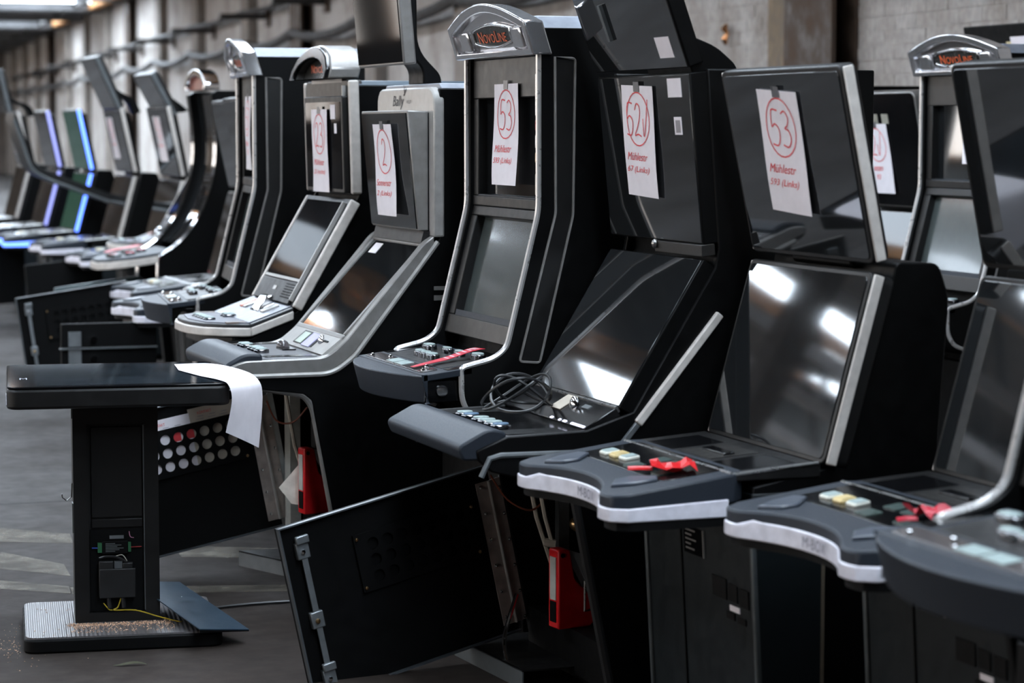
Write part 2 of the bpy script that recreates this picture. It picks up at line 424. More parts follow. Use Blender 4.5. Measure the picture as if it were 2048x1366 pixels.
# sagging pipe and cable runs with brackets
def pipe_run(z, x, r, sag, y0, y1, name, lab, m=PIPE):
    pts = []
    ys = [q for q in PIL if y0 <= q <= y1]
    for a, c in zip(ys[:-1], ys[1:]):
        for k in range(6):
            t = k/6; pts.append((x, a+(c-a)*t, z - sag*4*t*(1-t)))
    pts.append((x, ys[-1], z))
    o = hall(MB().tube(pts, r, 8).build(name, m)); return tag(o, lab, 'pipe')
pipe_run(2.56, -.20, .055, .10, 8, 76, 'wall_pipe', 'dark sagging pipe running along the whitewashed wall below the brackets')
pipe_run(2.96, -.17, .035, .03, 12, 76, 'wall_pipe', 'thin straight upper pipe along the wall above the bracket arms')
for i, y in enumerate(PIL[1:16]):
    t = thing('pipe_bracket', (0, 0, 0), 'dark steel pipe arm sticking out of the long back wall', 'bracket', group='bracket arms on the back wall')
    t.location = (HX-.012, 0, 0); t.rotation_euler = (0, 0, HA)
    MB().tube([(-.002, y-1.2, 2.86), (-.62, y-1.25, 2.86), (-.62, y-1.25, 2.78)], .035, 8).build('arm', PIPE, t)
    MB().box(-.03, y-1.35, 2.74, -.001, y-1.1, 2.98).build('wall_plate', RUST, t)
# low roof over the machines (aisle) and a taller nave to the left: sheet, beams, trusses, skylights
RZ, NZ = 3.98, 6.7
roof = hall(MB().box(-9.5, -26, RZ, .5, 84, RZ+.12).build('ceiling', ROOFM, smooth=0)); struct(roof)
nave = hall(MB().box(-25, -26, NZ, -9.4, 84, NZ+.12).box(-9.5, -26, RZ+.12, -9.4, 84, NZ).build('ceiling_nave', ROOFM, smooth=0)); struct(nave)
BAYS = [-3.5, .3] + PIL
for i, y in enumerate(BAYS):
    MB().box(-9.5, y-.07, 3.80, -.02, y+.07, RZ-.002).build('beam', BEAMM, roof, smooth=0)
    MB().box(-9.5, y-.14, 3.765, -.02, y+.14, 3.80).build('beam_flange', TRUSS, roof, smooth=0)
    if i < 17:
        MB().box(-24.5, y-.10, 4.9, -9.5, y+.10, 5.08).build('tie_beam', BEAMM, nave, smooth=0)
        for x in (-22.5, -19.5, -16.5, -13.5, -11):
            MB().tube([(x, y, 4.95), (x+1.5, y, NZ-.01)], .06, 6).build('brace', TRUSS, nave)
        MB().box(-9.62, y-.12, 0, -9.38, y+.12, RZ).build('post', RUST, nave, smooth=0)
for x in (-4.9, -4.4, -2.6, -.7):
    MB().box(x-.04, -26, RZ-.14, x+.04, 84, RZ-.004).build('purlin', TRUSS, roof, smooth=0)
sk = 0
def skylight(x0, x1, a, c, z, n, timber):
    global sk
    sk += 1
    wn = hall(bpy.data.objects.new('window_%d' % sk, None)); COL.objects.link(wn); struct(wn)
    L0 = a+.35; L1 = c-.35; st = (L1-L0)/n
    for k in range(n): MB().box(x0+.05, L0+k*st+.04, z-.05, x1-.05, L0+(k+1)*st-.04, z-.03).build('pane', SKYG, wn, smooth=0)
    for xa, xb in ((x0-timber, x0+.05), (x1-.05, x1+.10)): MB().box(xa, L0-.08, z-.18, xb, L1+.08, z-.002).build('window_frame', WOOD, wn, smooth=0)
for i, (a, c) in enumerate(zip(BAYS[:-1], BAYS[1:])):
    if a > 4: skylight(-7.6, -6.7, a, c, RZ, 3, .10)
    far = a in (40.2, 44.4, 52.8)
    skylight(-4.1, -.4 if far else -2.9, a, c, RZ, 3, .10)
skylight(-6.6, -6.2, 14.9, 16.3, RZ, 2, .04); skylight(-5.95, -5.72, 18.2, 19.6, RZ, 1, .05); skylight(-5.50, -5.38, 16.7, 17.9, RZ, 1, .05)  # narrow panes added out of view for the bands reflected in lower screens
def cross_light(x0, x1, y0, y1, timber, n=3):
    """a skylight lying across the nave, with a broad timber border"""
    global sk
    sk += 1
    wn = hall(bpy.data.objects.new('window_%d' % sk, None)); COL.objects.link(wn); struct(wn)
    st = (x1-x0)/n
    for k in range(n): MB().box(x0+k*st+.06, y0, NZ-.05, x0+(k+1)*st-.06, y1, NZ-.03).build('pane', SKYG, wn, smooth=0)
    MB().box(x0-.1, y1, NZ-.06, x1+.1, y1+timber, NZ-.004).build('window_frame', WOOD, wn, smooth=0)
    MB().box(x0-.1, y0-.12, NZ-.06, x1+.1, y0, NZ-.004).build('window_frame', WOOD, wn, smooth=0)
for y in (15.4, 24., 32.6, 41.2, 49.8): cross_light(-22., -17.2, y, y+1.7, 1.5)
cross_light(-22.3, -21.3, 35.9, 36.9, .5, 1); cross_light(-24.4, -23.5, 38.2, 39.3, .7, 1)
# far wall and left wall with high lit windows
fw = hall(MB().box(-25, 80, 0, 0, 80.5, 6.8).build('wall_far', mat('far_wall', (.16, .14, .125), .9, var=.3, scale=2), smooth=0)); struct(fw)
lw = hall(MB().box(-25.6, -26, 0, -25.1, 84, 6.8).build('wall_left', mat('left_wall', (.55, .56, .55), .9, var=.25, scale=2), smooth=0)); struct(lw)
for k, y in enumerate(range(-8, 76, 9)):
    sk += 1
    wn = hall(bpy.data.objects.new('window_%d' % sk, None)); COL.objects.link(wn); struct(wn)
    for j in range(4):
        for z0, z1 in ((.9, 2.7), (2.8, 4.7)):
            MB().box(-25.10, y+j*1.6, z0, -25.06, y+j*1.6+1.45, z1).build('pane', WING, wn, smooth=0)
    for j in range(5): MB().box(-25.1, y+j*1.6-.15, .8, -24.95, y+j*1.6, 4.8).build('window_frame', WOOD, wn, smooth=0)
    for z in (.78, 2.7, 4.7): MB().box(-25.1, y-.1, z, -24.94, y+6.4, z+.12).build('window_frame', WOOD, wn, smooth=0)

# ------------------------------------------------------------------ machines
def oval(cx, cy, a, b, n=16, p=2.6):
    o = []
    for i in range(n):
        t = 2*math.pi*i/n; c, s = math.cos(t), math.sin(t)
        o.append((cx+a*math.copysign(abs(c)**(2/p), c), cy+b*math.copysign(abs(s)**(2/p), s)))
    return o
def button(parent, x, y, z, a, b, cap=TILE, h=.014, slope=0.):
    o = MB().xy(oval(x, y, a, b), z-.004, z+h).build('button', BTN, parent, bevel=.003)
    MB().xy(oval(x, y, a*.78, b*.78), z+h-.001, z+h+.004).build('button_cap', cap, o, bevel=.002)
    return o
def screw(m, p, r=.006, n=(0, -1, 0)):
    m.ball(p, r, 8, 5, sy=.7)

W = .63
def novoline(loc, label, tube_col=TRIM):
    t = thing('slot_machine', loc, label, 'slot machine', group='slot machines in the rows')
    front = [(0, 1.655), (0, 1.222), (-.094, .842)]
    prof = fillet([(0, 1.655), (0, 1.222), (-.094, .842), (-.135, .812), (-.205, .796), (-.228, .79), (-.226, .70), (-.20, .655), (-.10, .62)],
                  [0, .03, .05, .03, .02, .035, .04, .03, 0])
    side = prof + [(-.08, .50), (-.05, .03), (.43, .03), (.43, 1.73), (.0, 1.73)]
    for y0, y1 in ((0, .022), (W-.022, W)):
        MB().xz(side, y0, y1).build('side_panel', BLACK, t, bevel=.003)
    # chrome edge trim along both side panels
    for y in (.006, W-.006):
        MB().tube([(x-.004, y, z) for x, z in prof], .0085, 8).build('edge_trim', tube_col, t)
    # outline strip on the near side panel
    ol = [(.042, 1.65), (.045, 1.215), (-.062, .803), (-.002, .798), (.097, 1.21), (.102, 1.645)]
    cl = fillet(ol+[ol[0]], .01, 3)
    MB().tube([(x, -.001, z) for x, z in cl[:-1]], .0042, 6, closed=True).build('side_outline', SILVER, t)
    MB().xz([(.046, 1.643), (.049, 1.215), (-.055, .807), (-.005, .804), (.092, 1.21), (.097, 1.64)], -.002, .004).build('side_inlay', CHARC, t)
    # body behind the front
    MB().xz([(.05, 1.72), (.05, 1.22), (-.04, .80), (-.16, .76), (-.18, .70), (-.06, .60), (-.03, .03), (.42, .03), (.42, 1.72)], .022, W-.022).build('cabinet_body', BLACKM, t)
    MB().box(-.02, .03, 0, .41, W-.03, .032).build('plinth', BLACKM, t)
    f1 = Face((.012, 1.655), (.012, 1.222)); f2 = Face((.012, 1.222), (-.082, .842))
    y0, y1 = .02, W-.02
    m = MB(); f1.slab(m, 0, .115, y0, y1, -.04, 0); m.build('upper_fascia', BEZEL, t, bevel=.003)
    m = MB()
    f1.slab(m, .115, f1.L-.03, y0, y0+.045, -.04, 0); f1.slab(m, .115, f1.L-.03, y1-.045, y1, -.04, 0)
    f1.slab(m, f1.L-.03, f1.L, y0, y1, -.04, .002); f2.slab(m, 0, .03, y0, y1, -.04, .0)
    f2.slab(m, .03, .335, y0, y0+.05, -.04, 0); f2.slab(m, .03, .335, y1-.05, y1, -.04, 0)
    m.build('screen_bezel', CHARC, t, bevel=.003)
    m = MB(); f2.slab(m, .335, f2.L, y0, y1, -.04, 0); m.build('lower_fascia', BEZEL, t, bevel=.003)
    m = MB(); f1.slab(m, f1.L-.034, f1.L-.03, y0+.04, y1-.04, -.05, -.001); m.build('screen_ledge', SLATE, t)
    m = MB(); f2.slab(m, .318, .335, y0+.05, y1-.05, -.04, -.004); m.build('screen_ledge', SLATE, t)
    m = MB(); f1.slab(m, .045, .40, .028, .042, -.01, .006); o = m.build('lock_bar', STEEL, t, bevel=.003)
    for s0, s1, mm in ((.05, .17, CHROME), (.18, .21, REDP), (.22, .26, CHROME), (.27, .30, BRASS), (.33, .39, PAPERC)):
        m = MB(); f1.slab(m, s0, s1, .024, .046, .004, .012); m.build('lock_fitting', mm, o, bevel=.003)
    m = MB(); f1.slab(m, .11, f1.L-.03, y0+.04, y1-.04, -.05, -.028); m.build('upper_screen', GLASS, t)
    m = MB(); f2.slab(m, .028, .34, y0+.045, y1-.045, -.05, -.028); m.build('lower_screen', GLASSG, t)
    # roof cap with chamfered sides
    MB().yz([(.0, 1.728), (.035, 1.764), (W-.035, 1.764), (W, 1.728)], .0, .435).build('roof_cap', ROOFW, t, bevel=.003)
    # arched chrome topper
    def arch(o, n=14):
        pts = [(-.018+o, 1.655+o*.6)]
        for i in range(n+1):
            q = i/n; y = -.018+o+(W+.036-2*o)*q; pts.append((y, 1.748-o*.75+(.060-o*.2)*math.sin(math.pi*q)))
        pts.append((W+.018-o, 1.655+o*.6)); return pts
    lean = lambda d: (lambda y, z: d-(z-1.655)*.32)
    MB().ringyz(arch(0), arch(.028), lean(-.030), lean(.03)).build('topper_frame', TOPC, t, bevel=.005)
    MB().yz(arch(.02), lean(-.006), lean(.03)).build('topper_face', TOPC, t)
    for y in (.045, .495):
        MB().yz([(y, 1.672), (y+.09, 1.672), (y+.085, 1.735), (y+.005, 1.735)], lean(-.024), lean(0)).build('topper_rib', TOPC, t, bevel=.008)
    def lens(a, b, cy=W/2, cz=1.716):
        up = [(cy+a*q, cz+b*(.55+.45*math.cos(q*1.57))) for q in [1-.2*i for i in range(11)]]
        return up+[(cy-a*q, cz-b*(.55+.45*math.cos(q*1.57))) for q in [1-.2*i for i in range(11)]]
    sg = MB().ringyz(lens(.172, .036), lens(.152, .029), lean(-.017), lean(0)).build('sign_rim', CHROME, t, bevel=.003)
    sf = MB().yz(lens(.153, .030), lean(-.011), lean(0)).build('sign_face', SIGNF, t)
    k = MB(); put_text(k, 'NovoLine', .032, lambda a, b: (lean(-.0135)(0, 1.714+b), W/2-a, 1.714+b), small=True, width=.235); k.build('sign_lettering', ORANGE, sf)
    # button deck
    dz = lambda x, y: .775+(x+.345)*.12
    MB().xy([(-.345, .0), (-.20, .0), (-.20, .012), (-.10, .012), (-.10, W-.012), (-.20, W-.012), (-.20, W), (-.345, W)], lambda x, y: dz(x, y)-.02, dz).build('deck', SLATE, t, bevel=.003)
    MB().xy([(-.27, .07), (-.125, .07), (-.125, W-.07), (-.27, W-.07)], lambda x, y: dz(x, y)-.004, lambda x, y: dz(x, y)+.002).build('deck_glass', CHARC, t, bevel=.001)
    MB().xy(rrect(-.335, -.285, .05, W-.03, .008), lambda x, y: dz(x, y)-.004, lambda x, y: dz(x, y)+.003).build('deck_window', CLEARP, t, bevel=.001)
    for y in (.37, .29): MB().xy([(-.328, y-.035), (-.29, y-.035), (-.29, y+.035), (-.328, y+.035)], dz, lambda x, y: dz(x, y)+.0045).build('display_tile', TILE, t)
    for y in (.03, W-.03): MB().xy([(-.27, y-.02), (-.12, y-.02), (-.12, y+.02), (-.27, y+.02)], lambda x, y: dz(x, y)-.002, lambda x, y: dz(x, y)+.0015).build('deck_slot', BLACKG, t)
    for x, y, a, b in ((-.225, .40, .017, .03), (-.225, .345, .017, .024), (-.225, .285, .018, .032), (-.165, .50, .02, .032), (-.155, .36, .014, .03), (-.155, .25, .014, .03), (-.14, .13, .02, .03)):
        button(t, x, y, dz(x, y), a, b, h=.016)
    m = MB()
    for x, y in ((-.325, .06), (-.295, .12), (-.30, .45), (-.325, .55)): m.ball((x, y, dz(x, y)+.005), .007, 8, 5)
    m.build('deck_screws', CHROME, t)['kind'] = 'stuff'
    no = [(-.335, .0), (-.335, W)] + [(-.345-.085*math.sin(math.pi*q)**.8, W*(1-q)) for q in [i/14 for i in range(15)]]
    MB().loft([(x+.02*(x < -.34), y, .695) for x, y in no], [(x, y, .772) for x, y in no]).build('wrist_rest', SLATE, t, bevel=.006)
    m = MB().box(-.335, .02, .695, -.20, W-.02, .758); m.build('deck_pan', BLACKG, t, bevel=.004)
    m = MB().cyl((-.285, .012, .728), (-.285, .03, .728), .016, 14); m.build('lock', CHROME, t)
    MB().box(-.338, .004, .688, -.332, .016, .756).build('pan_edge', CHROME, t)
    MB().box(-.10, .05, .04, -.06, W-.05, .58).build('cabinet_door', BLACK, t, bevel=.004)
    m = MB(); m.ball((.0, -.004, .757), .008, 10, 6); m.build('side_bolt', CHROME, t)
    t['faces'] = ''
    return t, f1, f2

DW = .63
def mdeck_front(y):
    c = DW/2; r = abs(y-c)
    if r < .225: return -.472-.062*(r/.225)**2.2
    if r < .29: return -.534-.004*math.sin((r-.225)/.065*3.14)
    return -.534+.05*((r-.29)/.025)**1.5*.7
def mbox(loc, label, strip=STRIP, band=WHITEB, topper=None, raised=False, panel=SLATEB, door=False, glass=GLASS):
    t = thing('slot_machine', loc, label, 'slot machine', group='slot machines in the rows')
    fu = Face((.0, 1.590), (.092, 1.148)); fl_ = Face((.088, 1.132), (-.030, .702))
    def screen(f, nm, th, gl):
        o = MB(); pts = [(a, y) for a, y in rrect(0, f.L, 0, DW, .022)]
        f.poly(o, pts, -th, 0); o.build(nm+'_housing', CHARC, t, bevel=.004)
        o = MB(); f.poly(o, rrect(.012, f.L-.012, .014, DW-.014, .012), -.01, .0025); o.build(nm, gl, t, bevel=.001)
        for y0, y1 in ((-.006, .001), (DW-.001, DW+.006)):
            o = MB(); f.poly(o, [(.004, y0), (f.L-.004, y0), (f.L-.004, y1), (.004, y1)], -.030, -.004); o.build('light_strip', strip, t, bevel=.003)
    screen(fu, 'upper_screen', .04, glass); 
    if not raised: screen(fl_, 'lower_screen', .06, glass)
    # head and body
    MB().xz([(.055, 1.56), (.10, 1.57), (.18, 1.16), (.15, 1.13), (.12, 1.13)], .16, DW-.16).build('head_back', BLACK, t, bevel=.01)
    MB().xz(fillet([(.03, .70), (.145, 1.12), (.15, 1.152), (.26, 1.148), (.288, 1.07), (.265, .75), (.27, .03), (-.165, .03), (-.20, .60), (-.20, .66)], .02, 3)+[(.03, .70)], .008, DW-.008).build('cabinet_body', BLACK, t, bevel=.004)
    MB().xz([(-.203, .645), (-.168, .034), (-.02, .034), (-.02, .645)], .004, DW-.004).build('front_cladding', panel, t, bevel=.004)
    MB().box(-.15, .04, 0, .25, DW-.04, .032).build('plinth', BLACKM, t)
    ff = Face((-.2045, .66), (-.1695, .03))
    for y in (.012, DW-.012):
        m = MB(); ff.slab(m, .05, ff.L, y-.008, y+.008, -.01, .006); m.build('corner_trim', mat('corner_grey', (.055, .062, .065), .4), t, bevel=.004)
    m = MB(); ff.slab(m, .05, ff.L, .405, .41, -.002, .0025); m.build('door_seam', BLACKM, t)
    MB().xz([(-.03, .58), (-.03, .05), (-.022, .05), (-.022, .58)], .002, .009).build('side_seam', mat('tan_seam', (.12, .10, .075), .5), t)
    def fslab(z0, z1, y0, y1, d0, d1, nm, mm, par): 
        m = MB(); ff.slab(m, .66-z1, .66-z0, y0, y1, d0, d1); return m.build(nm, mm, par)
    o = fslab(.455, .52, .275, .385, .0, .003, 'rating_plate', BLACKG, t)
    k = MB()
    for i, wd in enumerate((.055, .035, .06, .03, .05)): ff.slab(k, .147+i*.011, .151+i*.011, .375-wd, .375, .003, .0035)
    k.build('plate_print', SILVER, o)['kind'] = 'stuff'
    fslab(.455, .52, .272, .277, .0, .004, 'plate_edge', SILVER, o)
    for y0, y1, z0, z1 in ((.16, .235, .378, .426), (.102, .148, .38, .42), (.042, .09, .376, .418), (.12, .163, .337, .353), (.062, .104, .335, .35)):
        fslab(z0, z1, y0, y1, 0, .002, 'front_sticker', BLACKM, t)
    fslab(.358, .371, .091, .142, 0, .0025, 'white_sticker', PAPER, t)
    # tray between deck and screen
    MB().xz([(-.25, .675), (-.25, .69), (-.035, .706), (-.035, .675)], .004, DW-.004).build('tray', CHARC, t, bevel=.003)
    m = MB().tube([(-.25, .008, .690), (-.25, DW-.008, .690)], .006, 8); m.tube([(-.25, .008, .64), (-.25, .008, .69), (-.04, .006, .706)], .005, 8); m.build('tray_rim', STEEL, t)
    for y0, y1 in ((.05, .20), (.43, .58)):
        MB().xy([(-.215, y0), (-.075, y0), (-.075, y1), (-.215, y1)], .69, lambda x, y: .6905+(x+.25)*.074).build('pocket', BLACKG, t)
    MB().xy([(-.20, .23), (-.08, .23), (-.08, .40), (-.20, .40)], .69, lambda x, y: .6915+(x+.25)*.074).build('note_slot', BEZEL, t)
    MB().xy([(-.16, .25), (-.13, .25), (-.13, .37), (-.16, .37)], .69, lambda x, y: .697+(x+.25)*.074).build('slot_mouth', BLACKG, t, bevel=.002)
    # deck with concave front
    N_ = 30; fr = [(mdeck_front(DW*i/N_), DW*i/N_) for i in range(N_+1)]
    plan = fr + [(-.245, DW), (-.215, DW-.03), (-.215, .03), (-.245, 0)]
    top = lambda x, y: .655+(x+.54)*.13
    MB().xy(plan, lambda x, y: .612+(x+.54)*.05, top).build('deck', SLATE, t, bevel=.006)
    pl2 = [(x-.004, y) for x, y in fr]
    pl2 = [(pl2[0][0], -.004)] + pl2[1:-1] + [(pl2[-1][0], DW+.004)]
    b1 = MB().xy(pl2 + [(-.262, DW+.004), (-.262, -.004)], .598, lambda x, y: .628 if abs(y-DW/2) > .205 and x < -.43 else .638)
    b1.build('light_band', band, t, bevel=.003)
    MB().xy([(x+.012, y) for x, y in fr]+[(-.25, DW), (-.25, 0)], .578, .600).build('deck_underside', BLACKM, t)
    k = MB(); put_text(k, 'M-BOX', .022, lambda a, b: (mdeck_front(.30-a)-.0075, .30-a, .619+b), width=.105); k.build('band_lettering', INKG, t)
    for s in (1, -1):
        c = DW/2; q = [(-.50, .21), (-.455, .235), (-.40, .24), (-.385, .205), (-.43, .155), (-.47, .16)]
        MB().xy([(x, c+s*y) for x, y in q][::s], lambda x, y: top(x, y)-.002, lambda x, y: top(x, y)+.008).build('palm_pad', mat('pad_blue', (.055, .065, .085), .35), t, bevel=.004)
    MB().xy(rrect(-.395, -.235, .06, DW-.06, .03), lambda x, y: top(x, y)-.003, lambda x, y: top(x, y)+.0015).build('button_panel', BLACKG, t, bevel=.001)
    for i, (y, cpm) in enumerate(((.49, TILEW), (.435, TILEY), (.38, TILEW))):
        o = MB().xy(rrect(-.365+i*.002, -.325+i*.002, y-.021, y+.021, .006), lambda x, y: top(x, y), lambda x, y: top(x, y)+.009).build('button', cpm, t, bevel=.003)
        MB().xy(rrect(-.36+i*.002, -.33+i*.002, y-.018, y+.018, .004), lambda x, y: top(x, y), lambda x, y: top(x, y)+.0105).build('button_cap', TILE if cpm is TILEW else TILEY, o)
    for x, y in ((-.365, .29), (-.30, .29), (-.30, .22), (-.355, .15)):
        MB().xy(rrect(x-.02, x+.02, y-.026, y+.026, .005), lambda x, y: top(x, y)-.001, lambda x, y: top(x, y)+.004).build('display_tile', mat('dark_tile', (.05, .075, .068), .3), t)
    if topper:
        add_topper(t, *topper)
    return t, fu, fl_

def add_topper(t, top, bot):
    """a monitor on a curved neck above a machine, leaning forward"""
    f = Face(top, bot); c = f.p(f.L*.45, -.05); e = f.p(f.L*.8, -.06)
    neck = fillet([(.20, 1.565), (.16, max(1.60, e[1]-.02)), (e[0]+.03, e[1]+.03), c], [0, .05, .06, 0], 5)
    MB().xz(neck + [(x_-.05, z_-.012) for x_, z_ in neck][::-1], .24, .38).build('topper_neck', BLACK, t, bevel=.006)
    o = MB(); f.poly(o, rrect(0, f.L, .03, .60, .015), -.055, 0); hs = o.build('topper_housing', CHARC, t, bevel=.005)
    o = MB(); f.poly(o, rrect(.012, f.L-.012, .045, .585, .008), -.01, .002); o.build('topper_screen', GLASS, hs)
    o = MB(); f.slab(o, .004, f.L-.004, .024, .031, -.03, -.002); o.build('topper_edge', GREYM, hs)

def swing_door(t, top, bot, yh, length, swing, plate_paper=False, hinge_gap=.03, drop=0., lock=True):
    """an opened cabinet door: hinge line top->bot in the xz plane at y = yh, the leaf pointing to the front (-x)"""
    hx, hz = bot[0]-top[0], bot[1]-top[1]; H = math.hypot(hx, hz); hx /= H; hz /= H
    px, pz = hz, -hx                         # outwards
    if px > 0: px, pz = -px, -pz
    ca, sa = math.cos(swing), math.sin(swing)
    def D(r, h, d=0.):                       # r outwards, h down, d towards the near side
        o = Vector((top[0]+hx*h, yh, top[1]+hz*h)) + Vector((px*ca, -sa, pz*ca))*r
        n = Vector((-px*sa, -ca, -pz*sa)); return tuple(o+n*d)
    def slab(m, r0, r1, h0, h1, d0, d1):
        return m.loft([D(r0, h0, d0), D(r1, h0, d0), D(r1, h1, d0), D(r0, h1, d0)], [D(r0, h0, d1), D(r1, h0, d1), D(r1, h1, d1), D(r0, h1, d1)])
    h0, h1 = -.045, H+.015
    g = hinge_gap
    m = MB(); slab(m, g, length, h0, h1, -.012, 0); dr = m.build('door', BLACKM, t, bevel=.001)
    m = MB(); slab(m, g, length, h0, h0+.004, 0, .016); slab(m, length-.004, length, h0, h1, 0, .016); slab(m, g, length, h1-.004, h1, 0, .016); m.build('door_lip', mat('door_edge', (.10, .11, .12), .35, metal=.4), dr)
    # hinge
    m = MB(); slab(m, g+.008, g+.045, 0, H-.01, 0, .0025); m.build('hinge_leaf', HINGE, dr)
    m = MB(); slab(m, g-.03, g+.003, 0, H-.01, 0, .0025); m.build('hinge_leaf', HINGE, dr)
    m = MB(); m.cyl(D(g+.006, 0, .005), D(g+.006, H-.01, .005), .0045, 8); m.build('hinge_pin', SILVERL, dr)
    m = MB(); slab(m, g-.085, g-.03, -.005, H-.015, -.002, .001); m.build('hinge_strip', ZINCD, dr)
    for k in range(6):
        q = .012+k*(H-.045)/5
        m = MB(); m.ball(D(g+.034, q, .004), .0055, 8, 5); m.build('rivet', CHROME, dr)
        m = MB(); m.ball(D(g-.022, q+.014, .004), .0055, 8, 5); m.build('rivet', CHROME, dr)
    if lock:
        r = length-.055
        m = MB(); slab(m, r-.008, r+.008, .02, H-.055, .014, .018); m.build('lock_rod', ZINC, dr)
        for q in (.005, H*.47, H-.06):
            m = MB(); slab(m, r-.018, r+.018, q, q+.045, .001, .020)
            if q != H*.47: slab(m, r-.021, r+.016, q-.018, q+.004, .012, .026)
            k = m.build('lock_bracket', ZINC, dr, bevel=.003)
            m = MB(); m.ball(D(r+.002, q+.025, .022), .007, 8, 5); m.build('bracket_bolt', BRASS if q == H*.47 else CHROME, dr)
    # vent plate with 21 round holes
    r0, c = g+.09, .0445; nr, nh = 7, 3; hh = .045+drop
    m = MB(); V = []; f = []
    K = 16
    for i in range(nr):
        for j in range(nh):
            cr_, ch = r0+(i+.5)*c, hh+(j+.5)*c; rad = .0168
            circ = [(cr_+rad*math.cos(2*math.pi*k/K), ch+rad*math.sin(2*math.pi*k/K)) for k in range(K)]
            sq = []
            for k in range(K):
                a = 2*math.pi*k/K; cx, sx = math.cos(a), math.sin(a); s = (c/2)/max(abs(cx), abs(sx)); sq.append((cr_+cx*s, ch+sx*s))
            o = len(V); V += [D(a, b, .010) for a, b in circ] + [D(a, b, .010) for a, b in sq] + [D(a, b, .006) for a, b in circ]
            for k in range(K):
                l = (k+1) % K; f += [(o+k, o+l, o+K+l, o+K+k), (o+k, o+2*K+k, o+2*K+l, o+l)]
    m.add(V, f)
    e0, e1, q0, q1 = r0-.02, r0+nr*c+.03, hh-.012, hh+nh*c+.012
    slab(m, e0, e1, q0, hh, .003, .010); slab(m, e0, e1, hh+nh*c, q1, .003, .010); slab(m, e0, r0, hh, hh+nh*c, .003, .010); slab(m, r0+nr*c, e1, hh, hh+nh*c, .003, .010)
    pl = m.build('vent_plate', BLACKM, dr)
    for rr_, q in ((e0+.006, q0+.02), (e0+.006, q1-.01), (e1-.008, q0+.012), (e1-.008, q1-.012)):
        m = MB(); m.ball(D(rr_, q, .012), .005, 8, 5); m.build('plate_screw', BRASS, dr)
    return D, slab, (r0, c, hh)

def cash_box(loc, label, rz=0, s=1.):
    """red bill stacker box with a tapering side, window slot and wire handle"""
    o = thing('cash_box', loc, label, 'cash box', rz)
    h = .21*s; a = .055*s; dep = .12*s
    side = fillet([(-.0, 0), (0, h), (.035*s, h), (.05*s, h*.62), (dep*.9, h*.35), (dep, .10*h), (dep*.8, 0)], .008, 3)
    MB().xz(side, 0, a).build('shell', RED, o, bevel=.004)
    MB().box(-.002, a*.22, h*.36, .002, a*.80, h*.90).build('window', mat('pale_window', (.45, .45, .42), .5), o)
    MB().box(-.002, a*.22, h*.08, .002, a*.80, h*.34).build('slot', BLACKM, o)
    MB().cyl((.012, -.002, h*.93), (.012, .004, h*.93), .006).build('pivot', BLACKM, o)
    MB().xz([(.04*s, h*.98), (.075*s, h*.92), (dep*1.2, h*.30), (dep*.98, .02), (dep*.9, h*.38)], .006, a-.006).build('inner_plate', mat('pale_plate', (.38, .40, .41), .45), o)
    MB().tube([(dep*.75, -.004, h*.60), (dep*.58, -.016, h*.60), (dep*.58, -.016, h*.22), (dep*.78, -.004, h*.22)], .0035, 6).build('handle', STEEL, o)
    return o

